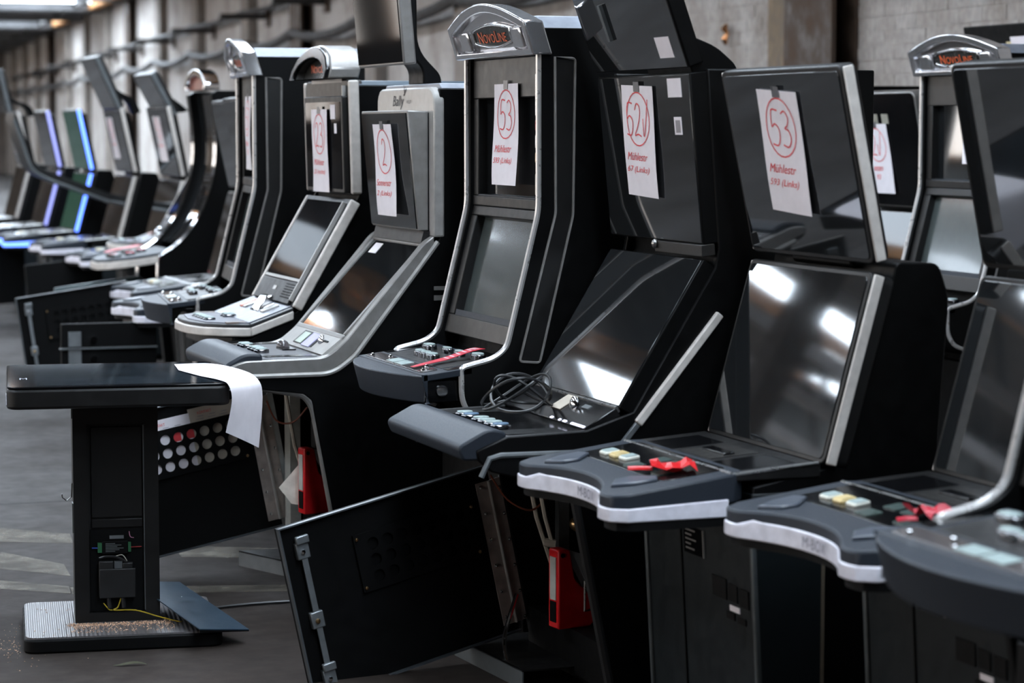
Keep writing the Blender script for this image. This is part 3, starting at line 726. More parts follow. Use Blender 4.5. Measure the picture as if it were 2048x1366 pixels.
BW = .60
def bally(loc, label):
    t = thing('slot_machine', loc, label, 'slot machine', group='slot machines in the rows')
    side = [(.02, 1.575), (.02, 1.11), (-.285, .725), (-.36, .705), (-.60, .705), (-.56, .66), (-.42, .64), (-.395, .62), (-.285, .03), (.52, .03), (.52, 1.575)]
    for y0, y1 in ((0, .02), (BW-.02, BW)): MB().xz(side, y0, y1).build('side_panel', BLACK, t, bevel=.003)
    MB().xz([(.03, 1.57), (.03, 1.09), (-.25, .74), (-.40, .70), (-.36, .62), (.10, .60), (.10, .03), (.51, .03), (.51, 1.57)], .02, BW-.02).build('cabinet_body', BLACKM, t)
    MB().box(-.27, .02, .03, .10, BW-.02, .055).build('cabinet_floor', BLACKM, t)
    MB().box(-.25, .03, 0, .50, BW-.03, .031).build('plinth', BLACKM, t)
    MB().yz([(0, 1.575), (.02, 1.592), (BW-.02, 1.592), (BW, 1.575)], .025, .52).build('roof_cap', ROOFW, t, bevel=.003)
    # silver back plate with rounded top corners
    bp = [(-.004, 1.115), (-.004, 1.525)] + [(.046-.05*math.cos(R(a)), 1.53+.05*math.sin(R(a))) for a in (15, 35, 60, 90)]
    bp += [(BW-y, z) for y, z in bp[::-1]]
    MB().yz(bp, 0, .035).build('back_plate', SILVERL, t, bevel=.006)
    k = MB(); put_text(k, 'Bally', .044, lambda a, b: (-.0012, .365-a, 1.535+b), shear=.3, width=.12)
    for q in ((.0, .0, .012, .03), (.008, 0, .028, .024), (-.004, 0, -.004, .034)): ribbon(k, [(.30+q[0], 1.556), (.30-q[2], 1.556+q[3])], .004, lambda a, b: (-.0012, a, b))
    put_text(k, 'WULFF', .011, lambda a, b: (-.0012, .25-a, 1.536+b), width=.05); k.build('maker_lettering', INKD, t)
    MB().yz([(.045, 1.13), (.045, 1.50), (BW-.045, 1.50), (BW-.045, 1.13)], -.002, .01).build('plate_recess', BLACKM, t)
    # wedge shaped upper monitor
    fb = Face((-.072, 1.508), (-.036, 1.133)); y0, y1 = .05, .555
    MB().xz([(-.070, 1.508), (-.034, 1.133), (0, 1.133), (0, 1.505)], y0, y1).build('upper_housing', SILVER, t, bevel=.004)
    m = MB(); fb.slab(m, .008, fb.L-.006, y0+.008, y1-.008, -.004, .002); m.build('upper_screen', GLASS, t)
    MB().xz([(-.02, 1.132), (.0, 1.132), (.0, 1.10), (-.03, 1.095)], .04, BW-.04).build('neck_panel', CHARC, t)
    # lower frame: silver rails sweeping into the deck
    rail = fillet([(.0, 1.118), (-.03, 1.10), (-.292, .795), (-.35, .750), (-.61, .747), (-.655, .728), (-.645, .708), (-.345, .705), (-.275, .745), (.0, 1.085)], [0, .02, .03, .04, .03, .02, .01, .04, .05, 0], 5)
    for y0, y1 in ((-.006, .035), (BW-.035, BW+.006)): MB().xz(rail, y0, y1).build('side_rail', SILVER, t, bevel=.004)
    lo = fillet([(.012, 1.10), (-.258, .752), (-.33, .700), (-.60, .700)], [0, .02, .05, 0], 5)
    MB().tube([(x, -.004, z) for x, z in lo], .0085, 8).build('lower_trim', SILVERL, t)
    fs = Face((-.015, 1.098), (-.290, .800))
    m = MB(); fs.frame(m, .0, fs.L, .03, BW-.03, .018, -.03, .006); m.build('lower_frame', SILVER, t, bevel=.003)
    m = MB(); fs.slab(m, .014, fs.L-.014, .045, BW-.045, -.03, .001); m.build('lower_screen', GLASS, t)
    m = MB(); fs.slab(m, .03, .072, .42, .50, .001, .0022); m.build('screen_sticker', PAPER, t)
    # coin panel
    fc = Face((-.288, .806), (-.352, .755))
    m = MB(); fc.slab(m, 0, fc.L, .03, BW-.03, -.03, .002); m.build('coin_panel', SILVERL, t)
    m = MB(); fc.slab(m, .012, fc.L-.014, .20, .42, .002, .004); o = m.build('note_window', CHARC, t)
    m = MB(); fc.slab(m, .018, fc.L-.016, .33, .40, .004, .006); m.build('note_guide', mat('pale_green', (.45, .52, .45), .4), o)
    m = MB(); fc.slab(m, .014, fc.L-.010, .22, .31, .004, .006); m.build('banknote', PURPLE, o)
    m = MB(); q = fc.P(.035, .165, .004); m.ball(q, .022, 12, 8, sx=.5, sy=1., sz=.9); m.build('coin_entry', CHROME, t)
    m = MB(); fc.slab(m, .028, .034, .10, .145, .002, .005); m.build('coin_lever', BLACKM, t)
    # deck
    MB().box(-.56, .03, .715, -.33, BW-.03, .752).build('deck', mat('silver_slate', (.09, .09, .097), .36, metal=.3), t, bevel=.003)
    for y0, y1 in ((.045, .10), (BW-.10, BW-.045)): MB().box(-.53, y0, .748, -.365, y1, .7535).build('deck_pocket', BLACKG, t)
    for y in (.21, .255, .30, .40, .44): button(t, -.50, y, .753, .024, .019, h=.010)
    o = MB().box(-.42, .26, .752, -.375, .34, .756).build('coin_bowl', BLACKG, t)
    m = MB(); m.ball((-.40, .33, .758), .022, 12, 8); m.build('tracker_ball', CLEARP, t)
    nose = fillet([(-.545, .715), (-.545, .766), (-.60, .770), (-.665, .735), (-.655, .700), (-.62, .690), (-.545, .70)], [0, .012, .05, .05, .02, .01, 0], 6)
    MB().xz(nose, .012, BW-.012).build('wrist_rest', SLATE, t, bevel=.008)
    # tube frame of the open front, near side
    tb = fillet([Vector((-.58, .016, .672)), Vector((-.415, .016, .640)), Vector((-.385, .016, .60)), Vector((-.285, .016, .05))], .03, 5)
    MB().tube(tb, .0145, 10).build('tube_frame', SILVER, t)
    m = MB().box(.085, -.001, .98, .115, .0015, .99).box(.085, -.001, 1.0, .115, .0015, 1.006)
    m = MB().box(-.0, -.0015, .95, .045, .001, .962).box(-.0, -.0015, .918, .045, .001, .934); m.build('side_label', SILVER, t)
    # monitor on a neck, upright
    neck = fillet([(.10, 1.57), (.10, 1.62), (.02, 1.70), (.015, 2.10)], [0, .03, .05, 0], 5)
    MB().xz(neck+[(x-.062, z+.02) for x, z in neck][::-1], .22, .38).build('topper_neck', BLACK, t, bevel=.006)
    ft = Face((-.115, 2.06), (-.079, 1.648))
    m = MB(); ft.slab(m, 0, ft.L, .05, .55, -.042, 0); m.build('topper_housing', SILVER, t, bevel=.006)
    m = MB(); ft.slab(m, .01, ft.L-.01, .06, .54, -.005, .0025); m.build('topper_screen', GLASSD, t)
    D, sl, _ = swing_door(t, (-.392, .577), (-.315, .16), BW-.02, .63, R(3), lock=True)
    return t, fb, D, sl, _

TW = .62
def black_twin(loc, label):
    t = thing('slot_machine', loc, label, 'slot machine', group='slot machines in the rows')
    side = [(.03, 1.60), (.065, 1.15), (.055, 1.10), (-.165, .745), (-.29, .703), (-.50, .697), (-.58, .665), (-.575, .64), (-.54, .61), (-.315, .55), (-.21, .03), (.50, .03), (.50, 1.60)]
    for y0, y1 in ((0, .022), (TW-.022, TW)): MB().xz(side, y0, y1).build('side_panel', BLACK, t, bevel=.004)
    MB().xz([(.06, 1.58), (.09, 1.13), (-.12, .75), (-.27, .69), (-.27, .58), (.16, .56), (.16, .03), (.49, .03), (.49, 1.58)], .022, TW-.022).build('cabinet_body', BLACKM, t)
    MB().box(-.225, .022, .03, .16, TW-.022, .145).build('cabinet_floor', BLACKM, t)
    MB().box(-.19, .03, 0, .48, TW-.03, .031).build('plinth', BLACKM, t)
    fa = Face((-.018, 1.590), (.024, 1.160)); fb = Face((.024, 1.124), (-.203, .757))
    for f, n, th in ((fa, 'upper', .05), (fb, 'lower', .05)):
        m = MB(); f.slab(m, 0, f.L, .004, TW-.004, -th, -.001); m.build(n+'_housing', BLACK, t, bevel=.003)
        m = MB(); f.slab(m, .004, f.L-.004, .008, TW-.008, -.006, .002); m.build(n+'_screen', GLASS, t, bevel=.001)
    m = MB(); fa.slab(m, fa.L, fa.L+.03, .0, .30, -.03, .008); m.build('joint_plate', BEZEL, t, bevel=.002)
    m = MB(); m.ball(fa.P(fa.L+.008, .285, .012), .010, 8, 6, sz=1.3); m.build('joint_pin', STEEL, t)
    for s0, y0, a, b in ((.012, .055, .048, .085), (.11, .07, .045, .045)):
        m = MB(); fa.slab(m, s0, s0+a, y0, y0+b, .002, .003); m.build('screen_sticker', PAPER, t)
    k = MB()
    for i in range(5): fa.slab(k, .118, .150, .078+i*.006, .081+i*.006, .003, .0034)
    k.build('barcode', INKD, t)
    # coin panel with light dots
    fc = Face((-.205, .753), (-.292, .704))
    m = MB(); fc.slab(m, 0, fc.L, .012, TW-.012, -.03, .003); m.build('coin_panel', BLACKG, t, bevel=.002)
    m = MB(); fc.slab(m, -.004, .003, .012, TW-.012, -.01, .006); m.build('panel_ridge', STEEL, t)
    for y0, y1 in ((.02, .11), (.145, .165), (.185, .195), (.24, .255)):
        m = MB(); fc.slab(m, fc.L-.008, fc.L-.001, y0, y1, .003, .005); m.build('light_dot', LEDW, t)
    m = MB(); m.ball(fc.P(.035, .22, .006), .024, 12, 8, sx=.5, sy=.8, sz=1.); m.build('coin_entry', CHROME, t)
    m = MB(); fc.slab(m, .020, .034, .13, .175, .003, .006); m.build('coin_lever', GREYM, t)
    m = MB(); fc.slab(m, -.002, .062, .265, .335, .004, .006); m.build('price_card', PAPERC, t)
    # deck
    MB().box(-.52, .02, .655, -.285, TW-.02, .697).build('deck', BLACKG, t, bevel=.003)
    for y0, y1 in ((.03, .12), (TW-.12, TW-.04)): MB().box(-.49, y0, .694, -.33, y1, .6985).build('deck_pocket', BLACKM, t)
    for y in (.15, .20, .25, .30, .38, .43): button(t, -.465, y, .697, .026, .021, cap=mat('blue_button', (.12, .20, .30), .3) if y in (.15, .38) else TILE, h=.012)
    nose = fillet([(-.50, .655), (-.50, .708), (-.545, .718), (-.628, .675), (-.612, .640), (-.57, .640)], [0, .012, .055, .045, .01, 0], 6)
    MB().xz(nose, .008, TW-.008).build('wrist_rest', SLATE, t, bevel=.006)
    tb = [(-.57, -.004, .60), (-.548, -.004, .645), (-.52, -.004, .652), (-.33, -.004, .650)]
    MB().tube(tb, .0075, 8).build('tube_frame', GREYM, t)
    # pale rail on the near side of the lower screen
    fr = Face((.068, .985), (-.155, .715))
    m = MB(); fr.slab(m, 0, fr.L, -.012, .004, -.011, .011); m.build('side_rail', STRIP, t, bevel=.004)
    m = MB(); fr.slab(m, fr.L, fr.L+.07, -.008, .004, -.008, .008); m.build('rail_tail', GREYM, t, bevel=.003)
    # topper monitor flush above the upper screen, on a rear neck
    ft = Face((-.185, 2.06), (-.020, 1.602))
    m = MB(); ft.slab(m, 0, ft.L, .0, TW, -.045, -.001); m.build('topper_housing', BLACK, t, bevel=.004)
    m = MB(); ft.slab(m, .005, ft.L-.004, .006, TW-.006, -.006, .002); o = m.build('topper_screen', GLASS, t)
    m = MB(); ft.slab(m, ft.L-.085, ft.L-.03, .06, .15, .002, .003); m.build('screen_sticker', PAPER, t)
    m = MB(); ft.slab(m, .30, .40, .42, .435, .002, .012); m.build('clip_strip', GREYM, t)
    neck = fillet([(.128, 1.585), (.118, 1.612), (.066, 1.656), (-.04, 1.695)], [0, .03, .03, 0], 5)
    MB().xz([(.0, 1.585)]+neck, .02, .30).build('topper_neck', BLACK, t, bevel=.004)
    D, sl, q = swing_door(t, (-.307, .505), (-.222, .10), TW-.01, .665, R(9), lock=True)
    MB().tube([(-.322, .011, .55), (-.222, .011, .05)], .013, 8).build('front_edge', mat('edge_grey', (.016, .016, .017), .4), t)
    # inside the open cabinet
    m = MB(); m.tube([(-.24, TW-.06, .52), (-.22, TW-.07, .40), (-.17, TW-.07, .25), (-.14, TW-.07, .12)], .006, 6); m.build('white_cable', WIREW, t)
    m = MB(); m.tube([(-.22, TW-.075, .52), (-.20, TW-.085, .40), (-.155, TW-.08, .25), (-.14, TW-.085, .12)], .006, 6); m.build('white_cable', WIREW, t)
    MB().tube([(-.20, TW-.075, .33), (-.17, TW-.085, .325)], .012, 8).build('cable_clip', WIREW, t)
    MB().box(-.15, TW-.06, .10, -.12, TW-.03, .55).build('steel_rail', ZINC, t)
    m = MB(); m.cyl((-.10, TW-.12, .54), (-.13, TW-.14, .39), .008, 8); m.build('gas_strut', STEEL, t)
    m = MB(); m.ball((-.13, TW-.14, .385), .02, 12, 8); m.build('strut_joint', BRASS, t)
    MB().box(-.08, TW-.30, .33, .14, TW-.06, .50).build('inner_plate', CHARC, t)
    for y, z in ((TW-.20, .36), (TW-.17, .35), (TW-.14, .37)):
        m = MB(); m.ball((-.085, y, z), .006, 8, 5); m.build('inner_screw', CHROME, t)
    m = MB(); m.tube(smooth3([(-.34, TW-.035, .515), (-.30, TW-.06, .45), (-.24, TW-.08, .42), (-.19, TW-.07, .45)]), .0028, 6); m.build('earth_wire', WIREB, t)
    return t, fa, fb, D
def smooth3(p, n=5):
    P = [Vector(q) for q in p]; o = []
    for i in range(len(P)-1):
        p0, p1, p2, p3 = P[max(i-1, 0)], P[i], P[i+1], P[min(i+2, len(P)-1)]
        for j in range(n):
            t = j/n; o.append(.5*((2*p1)+(-p0+p2)*t+(2*p0-5*p1+4*p2-p3)*t*t+(-p0+3*p1-3*p2+p3)*t**3))
    o.append(P[-1]); return [tuple(q) for q in o]

GW = .60
def grey_slant(loc, label, topper=True):
    t = thing('slot_machine', loc, label, 'slot machine', group='slot machines in the rows')
    side = [(.03, 1.60), (.035, 1.22), (-.18, .83), (-.35, .735), (-.44, .725), (-.25, .66), (-.17, .03), (.52, .03), (.52, 1.60)]
    for y0, y1 in ((0.01, .03), (GW-.03, GW-.01)): MB().xz(side, y0, y1).build('side_panel', BLACK, t, bevel=.003)
    MB().xz([(.04, 1.59), (.04, 1.20), (-.16, .80), (-.40, .74), (-.20, .64), (-.13, .03), (.51, .03), (.51, 1.59)], .03, GW-.03).build('cabinet_body', BLACKM, t)
    MB().box(-.12, .03, 0, .50, GW-.03, .031).build('plinth', BLACKM, t)
    MB().yz([(.01, 1.60), (.03, 1.617), (GW-.03, 1.617), (GW-.01, 1.60)], .03, .52).build('roof_cap', mat('blue_roof', (.06, .085, .11), .4), t, bevel=.003)
    f1 = Face((.0, 1.62), (.010, 1.222)); f2 = Face((.010, 1.210), (-.206, .838))
    m = MB(); f1.poly(m, rrect(0, f1.L, .012, GW-.012, .03), -.05, 0); m.build('upper_housing', BLACKS, t, bevel=.004)
    m = MB(); f1.poly(m, rrect(.055, f1.L-.006, .03, GW-.07, .008), -.01, .022); o = m.build('upper_bezel', CHARC, t, bevel=.004)
    m = MB(); f1.poly(m, rrect(.075, f1.L-.020, .05, GW-.09, .004), .0, .0235); m.build('upper_screen', GLASSD, t)
    m = MB(); f1.slab(m, .085, .135, .115, .175, .0235, .0245); f1.slab(m, .15, .185, .10, .13, .0235, .0245); m.build('screen_sticker', PAPER, t)
    for a, f in ((f1, 1), (f2, 2)):
        for y0, y1 in ((-.004, .016), (GW-.016, GW+.004)):
            m = MB(); a.poly(m, rrect(.003, a.L-.003, y0, y1, .008), -.032, .004); m.build('light_strip', STRIP, t, bevel=.005)
        m = MB(); a.slab(m, .02, a.L-.02, .05, .058, -.002, .014); m.build('inner_trim', SILVERL, t)
    m = MB(); f2.slab(m, 0, f2.L, .012, GW-.012, -.05, 0); m.build('lower_housing', BLACKS, t, bevel=.003)
    m = MB(); f2.slab(m, .02, .325, .065, GW-.05, 0, .006); m.build('lower_screen', GLASSM, t, bevel=.001)
    m = MB(); f2.slab(m, .328, .338, .065, GW-.05, 0, .008); m.build('screen_sill', SILVER, t)
    m = MB(); f2.slab(m, .345, f2.L-.005, .06, GW-.05, 0, .010); o = m.build('speaker_grille', CHARC, t, bevel=.002)
    k = MB(); f2.slab(k, .37, .385, .30, .34, .010, .012); k.build('badge', SILVERL, o)
    for j in range(6):
        k = MB(); f2.slab(k, .352+j*.010, .356+j*.010, .08, .20, .010, .0115); k.build('grille_slat', BLACKM, o)
    # deck: sloping part and flat nose with rounded front
    def zt(x): return .785 if x < -.355 else .785+(x+.355)*.36
    plan = [(-.21, .0), (-.37, .0), (-.44, .035), (-.50, .10), (-.525, .20), (-.53, .30), (-.525, .40), (-.50, .50), (-.44, GW-.035), (-.37, GW), (-.21, GW)]
    def deckslab(pl, a, b, nm, mm, bev=.003):
        xs = [(x, y) for x, y in pl]
        # cut at x=-.355 so the bend is a real edge
        fl2 = [(x, y) for x, y in xs if x <= -.355]; yv = [y for x, y in fl2]
        m = MB().xy([(-.355, min(yv))]+fl2+[(-.355, max(yv))], lambda x, y: zt(x)+a, lambda x, y: zt(x)+b)
        m.xy([(-.205, min(yv)), (-.355, min(yv)), (-.355, max(yv)), (-.205, max(yv))], lambda x, y: zt(x)+a, lambda x, y: zt(x)+b)
        return m.build(nm, mm, t, bevel=bev)
    deckslab(plan, -.012, .0, 'deck', mat('deck_edge', (.018, .0185, .02), .4))
    deckslab([(-.21, .03), (-.37, .03), (-.43, .06), (-.485, .12), (-.51, .30), (-.485, GW-.12), (-.43, GW-.06), (-.37, GW-.03), (-.21, GW-.03)], -.004, .004, 'deck_panel', mat('deck_lilac', (.085, .09, .115), .4), .002)
    big = [(x*1.012-.004 if x < -.25 else x, -.004 if y == 0 else (GW+.004 if y == GW else y)) for x, y in plan]
    deckslab(big, -.042, -.012, 'light_band', STRIP, .004)
    deckslab([(x+.03, min(max(y, .02), GW-.02)) for x, y in plan], -.075, -.042, 'deck_underside', CHARC, .006)
    for i, y in enumerate((.20, .245, .29, .335, .38)): button(t, -.455, y, .788, .022, .018, h=.008)
    for y in (.30, .34): button(t, -.36, y, .79, .024, .014, h=.008)
    for y0, y1 in ((.04, .075), (GW-.075, GW-.04)): MB().xy([(-.43, y0), (-.36, y0), (-.36, y1), (-.43, y1)], .78, .7905).build('deck_recess', mat('bronze_recess', (.16, .12, .10), .4), t)
    for y0, y1, mm in ((.12, .16, SILVERL), (.19, .22, CHROME), (.26, .30, CHARC), (.38, .41, STEEL), (.43, .46, mat('salmon_tile', (.60, .22, .16), .4))):
        MB().xy([(-.285, y0), (-.225, y0), (-.225, y1), (-.285, y1)], lambda x, y: zt(x), lambda x, y: zt(x)+.010).build('note_fitting', mm, t, bevel=.002)
    MB().xz([(-.285, .815), (-.225, .835), (-.225, .87), (-.25, .865)], .20, .29).build('coin_entry', CHROME, t, bevel=.004)
    MB().box(-.43, .20, .64, -.40, .40, .715).build('circuit_board', GREEN, t)
    MB().box(-.434, .30, .65, -.43, .34, .70).build('red_relay', REDP, t)
    if topper:
        def arch(o, n=10): return [(.06+o, 1.625)]+[(.06+o+(GW-.12-2*o)*i/n, 1.66-o*.3+(.085-o*.8)*math.sin(math.pi*i/n)**.6) for i in range(n+1)]+[(GW-.06-o, 1.625)]
        ln = lambda d: (lambda y, z: d-(z-1.625)*-.25)
        MB().ringyz(arch(0), arch(.03), ln(-.06), ln(.05)).build('topper_frame', SILVER, t, bevel=.006)
        MB().ringyz(arch(.004), arch(.04), ln(-.075), ln(-.058)).build('topper_rim', BLACKG, t, bevel=.004)
        MB().yz(arch(.025), ln(-.03), ln(.03)).build('topper_face', SIGNF, t)
        k = MB(); put_text(k, 'NovoLine', .03, lambda a, b: (-.034+.25*.04, GW/2-a, 1.662+b), small=True, width=.22); k.build('sign_lettering', ORANGE, t)
        MB().box(.0, .10, 1.612, .05, GW-.10, 1.63).build('topper_foot', SILVER, t)
    return t, f1, f2

def curved(loc, label):
    t = thing('slot_machine', loc, label, 'slot machine', group='slot machines in the rows')
    cw = .62
    pr = [tuple(q) for q in smooth2([(.0, 1.64), (.025, 1.40), (.01, 1.20), (-.07, .98), (-.18, .84), (-.29, .765)], 5)] + [(-.30, .74), (-.302, .62)]
    for y0, y1 in ((0, .055), (cw-.055, cw)):
        MB().xz(pr+[(-.20, .55), (-.15, .03), (.5, .03), (.5, 1.66), (.03, 1.66)], y0, y1).build('side_panel', BLACK, t, bevel=.004)
        for y in (y0+.003, y1-.003): MB().tube([(x-.002, y, z) for x, z in pr], .006, 6).build('edge_trim', CHROME, t)
    inn = offset(pr, -.0)
    sc_ = [(x+.035, z) for x, z in pr[:22]]
    MB().xz(sc_+[(x+.03, z) for x, z in sc_][::-1], .055, cw-.055).build('curved_screen', GLASS, t)
    MB().xz([(.08, 1.64), (.08, 1.2), (-.04, .85), (-.22, .70), (-.16, .60), (-.1, .03), (.49, .03), (.49, 1.64)], .055, cw-.055).build('cabinet_body', BLACKM, t)
    MB().box(-.10, .05, 0, .48, cw-.05, .031).build('plinth', BLACKM, t)
    plan = [(-.20, .03), (-.42, .03), (-.55, .12), (-.60, .22), (-.60, cw-.22), (-.55, cw-.12), (-.42, cw-.03), (-.20, cw-.03)]
    zt = lambda x, y: .735+(x+.6)*.14
    MB().xy(plan, lambda x, y: zt(x, y)-.015, zt).build('deck', SLATE, t, bevel=.003)
    MB().xy([(x-.006, y) for x, y in plan], lambda x, y: zt(x, y)-.055, lambda x, y: zt(x, y)-.015).build('light_band', STRIP, t, bevel=.004)
    for i, (x, y) in enumerate(((-.5, .2), (-.5, .27), (-.5, .34), (-.42, .2), (-.40, .42), (-.34, .3))): button(t, x, y, zt(x, y), .03, .026, cap=(TILE, REDP)[i % 2])
    def arch(o, n=10): return [(.06+o, 1.665)]+[(.06+o+(cw-.12-2*o)*i/n, 1.70-o*.3+(.08-o*.8)*math.sin(math.pi*i/n)**.6) for i in range(n+1)]+[(cw-.06-o, 1.665)]
    MB().ringyz(arch(0), arch(.035), -.03, .06).build('topper_frame', CHROME, t, bevel=.006)
    MB().yz(arch(.03), 0, .04).build('topper_face', mat('red_face', (.30, .09, .06), .4), t)
    return t

def panel_machine(loc, label, h=1.60, stickers=True):
    t = thing('slot_machine', loc, label, 'slot machine', group='slot machines in the rows')
    pw = .60
    fa = Face((-.03, h), (.06, 1.13)); fb = Face((.06, 1.11), (-.16, .70))
    for f, n in ((fa, 'upper'), (fb, 'lower')):
        m = MB(); f.poly(m, rrect(0, f.L, 0, pw, .03), -.055, 0); m.build(n+'_housing', SILVER, t, bevel=.004)
        m = MB(); f.poly(m, rrect(.006, f.L-.006, .008, pw-.008, .024), -.01, .003); m.build(n+'_screen', BLACKG if n == 'upper' else GLASSD, t)
    if stickers:
        for y in (.33, .24):
            m = MB(); fa.slab(m, .09, .13, y, y+.055, .003, .004); m.build('screen_sticker', mat('khaki_sticker', (.30, .29, .24), .6), t)
    MB().xz([(.02, h-.02), (.11, 1.12), (-.11, .68), (-.45, .66), (-.45, .60), (-.25, .55), (-.20, .03), (.45, .03), (.45, h-.02)], .01, pw-.01).build('cabinet_body', BLACK, t, bevel=.006)
    MB().box(-.18, .03, 0, .42, pw-.03, .031).build('plinth', BLACKM, t)
    MB().box(-.46, .0, .60, -.15, pw, .685).build('deck', SLATE, t, bevel=.012)
    for y in (.2, .3, .4): button(t, -.38, y, .685, .025, .025)
    return t, fa, fb

# ------------------------------------------------------------------ placing the machines
M9, _, _ = novoline((2.29, 2.955, 0), 'nearest black machine with curved slate wrist rest at lower right corner')
M8, m8u, m8l = mbox((2.675, 4.0, 0), 'slot machine with white M-BOX band, second from the right, screens cut by picture edge')
M7, m7u, m7l = mbox((2.50, 4.80, 0), 'tall black slot machine with pale light strips and large sheet numbered 53 on upper screen')
M6, m6a, m6b, D6 = black_twin((2.49, 5.55, 0), 'black slot machine with open lower door, coiled cable on deck and sheet numbered 52')
N1, n1a, n1b = novoline((2.36, 6.31, 0), 'chrome topped slot machine with orange sign in the centre and red tag on deck')
BA, bau, DB, slB, qB = bally((2.32, 7.15, 0), 'silver framed slot machine with wedge monitor, upright topper screen and open vented door')
GS, gs1, gs2 = grey_slant((2.31, 8.05, 0), 'slot machine with pale side strips and rounded grey deck, left of the silver framed one')
N2, n2a, n2b = novoline((2.26, 9.20, 0), 'chrome topped black slot machine with outlined side, behind the grey deck machine')
MA, _, _ = mbox((2.58, 10.53, 0), 'machine hidden behind second chrome topped one, only its white banded deck showing, nearer of two')
MB_, _, _ = mbox((2.78, 11.65, 0), 'machine hidden behind second chrome topped one, only its white banded deck showing, farther of two')
CV = curved((2.95, 13.0, 0), 'curved front slot machine with chrome edged black side and red tags on deck')
G2, g21, _ = grey_slant((3.09, 14.0, 0), 'distant slot machine with violet strip seen just left of the curved one', topper=False)
F1, f1u, _ = mbox((3.11, 15.0, 0), 'distant slot machine with mint pale strips and leaning topper, right of the pair', topper=((-.09, 1.79), (.05, 1.53)))
F2, f2u, _ = mbox((3.11, 16.55, 0), 'distant slot machine with mint pale strips and tall leaning topper, left of the pair', topper=((-.16, 1.935), (-.005, 1.585)))
F3, f3u, _ = mbox((3.02, 17.75, 0), 'distant slot machine with glowing blue strip lights', strip=BLUEL, band=BLUEL, glass=mat('green_screen', (.01, .05, .035), .05, emit=(.02, .16, .10), emits=.12))
F4, _, _ = mbox((3.00, 19.05, 0), 'distant slot machine with pale violet lit strips beyond the blue one', strip=VIOL, band=BLUEL)
F5, f5u, _ = mbox((3.0, 20.6, 0), 'farthest slot machine at left edge with topper on bent neck', topper=((-.14, 1.94), (-.06, 1.585)))
# second row behind
N3, n3a, n3b = novoline((4.75, 7.80, 0), 'chrome topped slot machine in the back row at right with dark orange sign')
P1, p1a, _ = panel_machine((4.85, 8.62, 0), 'plain black panel machine in the back row with two small stickers')
P2, _, _ = panel_machine((4.95, 9.55, 0), 'black machine in the back row whose top corner peeks over the plain panel machine', h=1.66, stickers=False)
R3, _, _ = mbox((4.85, 10.6, 0), 'back row machine with only its rounded top showing behind the sheet 53 machine')
R4, _, _ = mbox((4.95, 11.7, 0), 'back row machine glimpsed above the black machine with coiled cable')
R5, _, _ = panel_machine((5.0, 13.0, 0), 'back row machine glimpsed right of the silver framed machine', h=1.62, stickers=False)
R6, _, _ = panel_machine((5.05, 14.3, 0), 'back row machine glimpsed below the upright topper screen', h=1.60, stickers=False)
# tall black cabinet top right
tb = thing('display_cabinet', (5.40, 7.0, 0), 'tall black cabinet at upper right edge with a cream note taped on', 'cabinet')
MB().xz([(-.04, 1.885), (.0, 1.72), (.0, .03), (.36, .03), (.36, 1.885)], 0, 2.17).build('body', BLACKM, tb, bevel=.006)
MB().box(.02, .04, 0, .34, 2.1, .031).build('plinth', BLACKM, tb)
f = Face((-.04, 1.885), (.0, 1.72))
m = MB(); f.slab(m, .075, .16, 1.25, 1.84, 0, .003); m.build('cream_note', PAPERY, tb)
m = MB(); f.slab(m, .055, .10, 1.66, 1.80, .003, .005); m.build('white_tape', PAPER, tb)
o = MB().tube([(0, 0, .06), (-.01, .01, .03), (.0, -.012, 0), (-.012, .0, -.03), (0, .01, -.06)], [.012, .022, .014, .022, .012], 8).build('copper_bracket', mat('bright_copper', (.60, .27, .12), .25, metal=1.)); tag(o, 'small twisted copper fitting hanging on the whitewashed wall', 'fitting', loc=(5.32+.0748*13.6-.035, 13.6, 2.03))

# raised screen door of the distant machine
f = [(-.62, 1.52), (-.50, 1.16), (-.40, 1.10), (.05, .93)]
ln = fillet(f, [0, .06, .08, 0], 4)
o = MB().xz(ln+[(x+.015, z+.055) for x, z in ln][::-1], .66, 1.10).build('raised_door', CHARC, F2, bevel=.004)
MB().tube([(x, .655, z) for x, z in ln], .012, 6).build('door_edge', GREYM, o)

MB().xz([(.08, 1.197), (.02, .98), (-.042, .85), (0, .832), (.04, .865), (.09, 1.155)], W+.012, W+.02).build('side_wing', PINK, N2)
# open doors of the hidden machines
for root, dz in ((MA, 0), (MB_, .02)):
    pass
swing_door(MB_, (-.42, .60+.04), (-.36, .20), .60, .60, R(2))
N2.rotation_euler = (0, 0, R(-7.5))
G2.rotation_euler = (0, 0, R(-6)); G2.location.x = 3.12
m = MB().xz([(-.86, .60), (-.44, .60), (-.44, .40), (-.86, .40)], .05, .075).build('open_drawer', BLACKM, MA, bevel=.003)
MB().xz([(-.83, .565), (-.775, .565), (-.775, .50), (-.83, .50)], .042, .05).build('drawer_lock', ZINC, m)
MB().xz([(-.83, .485), (-.775, .485), (-.775, .40), (-.83, .40)], .042, .05).build('drawer_lock', ZINC, m)
MB().xz([(-.87, .495), (-.44, .495), (-.44, .488), (-.87, .488)], .03, .05).build('drawer_edge', GREYM, m)
m = MB().cyl((-.72, .03, .53), (-.72, .05, .53), .014); m.cyl((-.72, .03, .445), (-.72, .05, .445), .014); m.build('drawer_knob', CHROME, MA)['kind'] = 'stuff'
o = MB().xz([(-.82, .58), (-.35, .64), (-.35, .40), (-.82, .40)], .30, .325).build('open_drawer', mat('teal_panel', (.03, .06, .065), .35), CV, bevel=.003)
m = MB(); m.ball((-.74, .29, .55), .02, 10, 6); m.ball((-.66, .29, .52), .024, 10, 6); m.build('drawer_fittings', BRASS, CV)['kind'] = 'stuff'
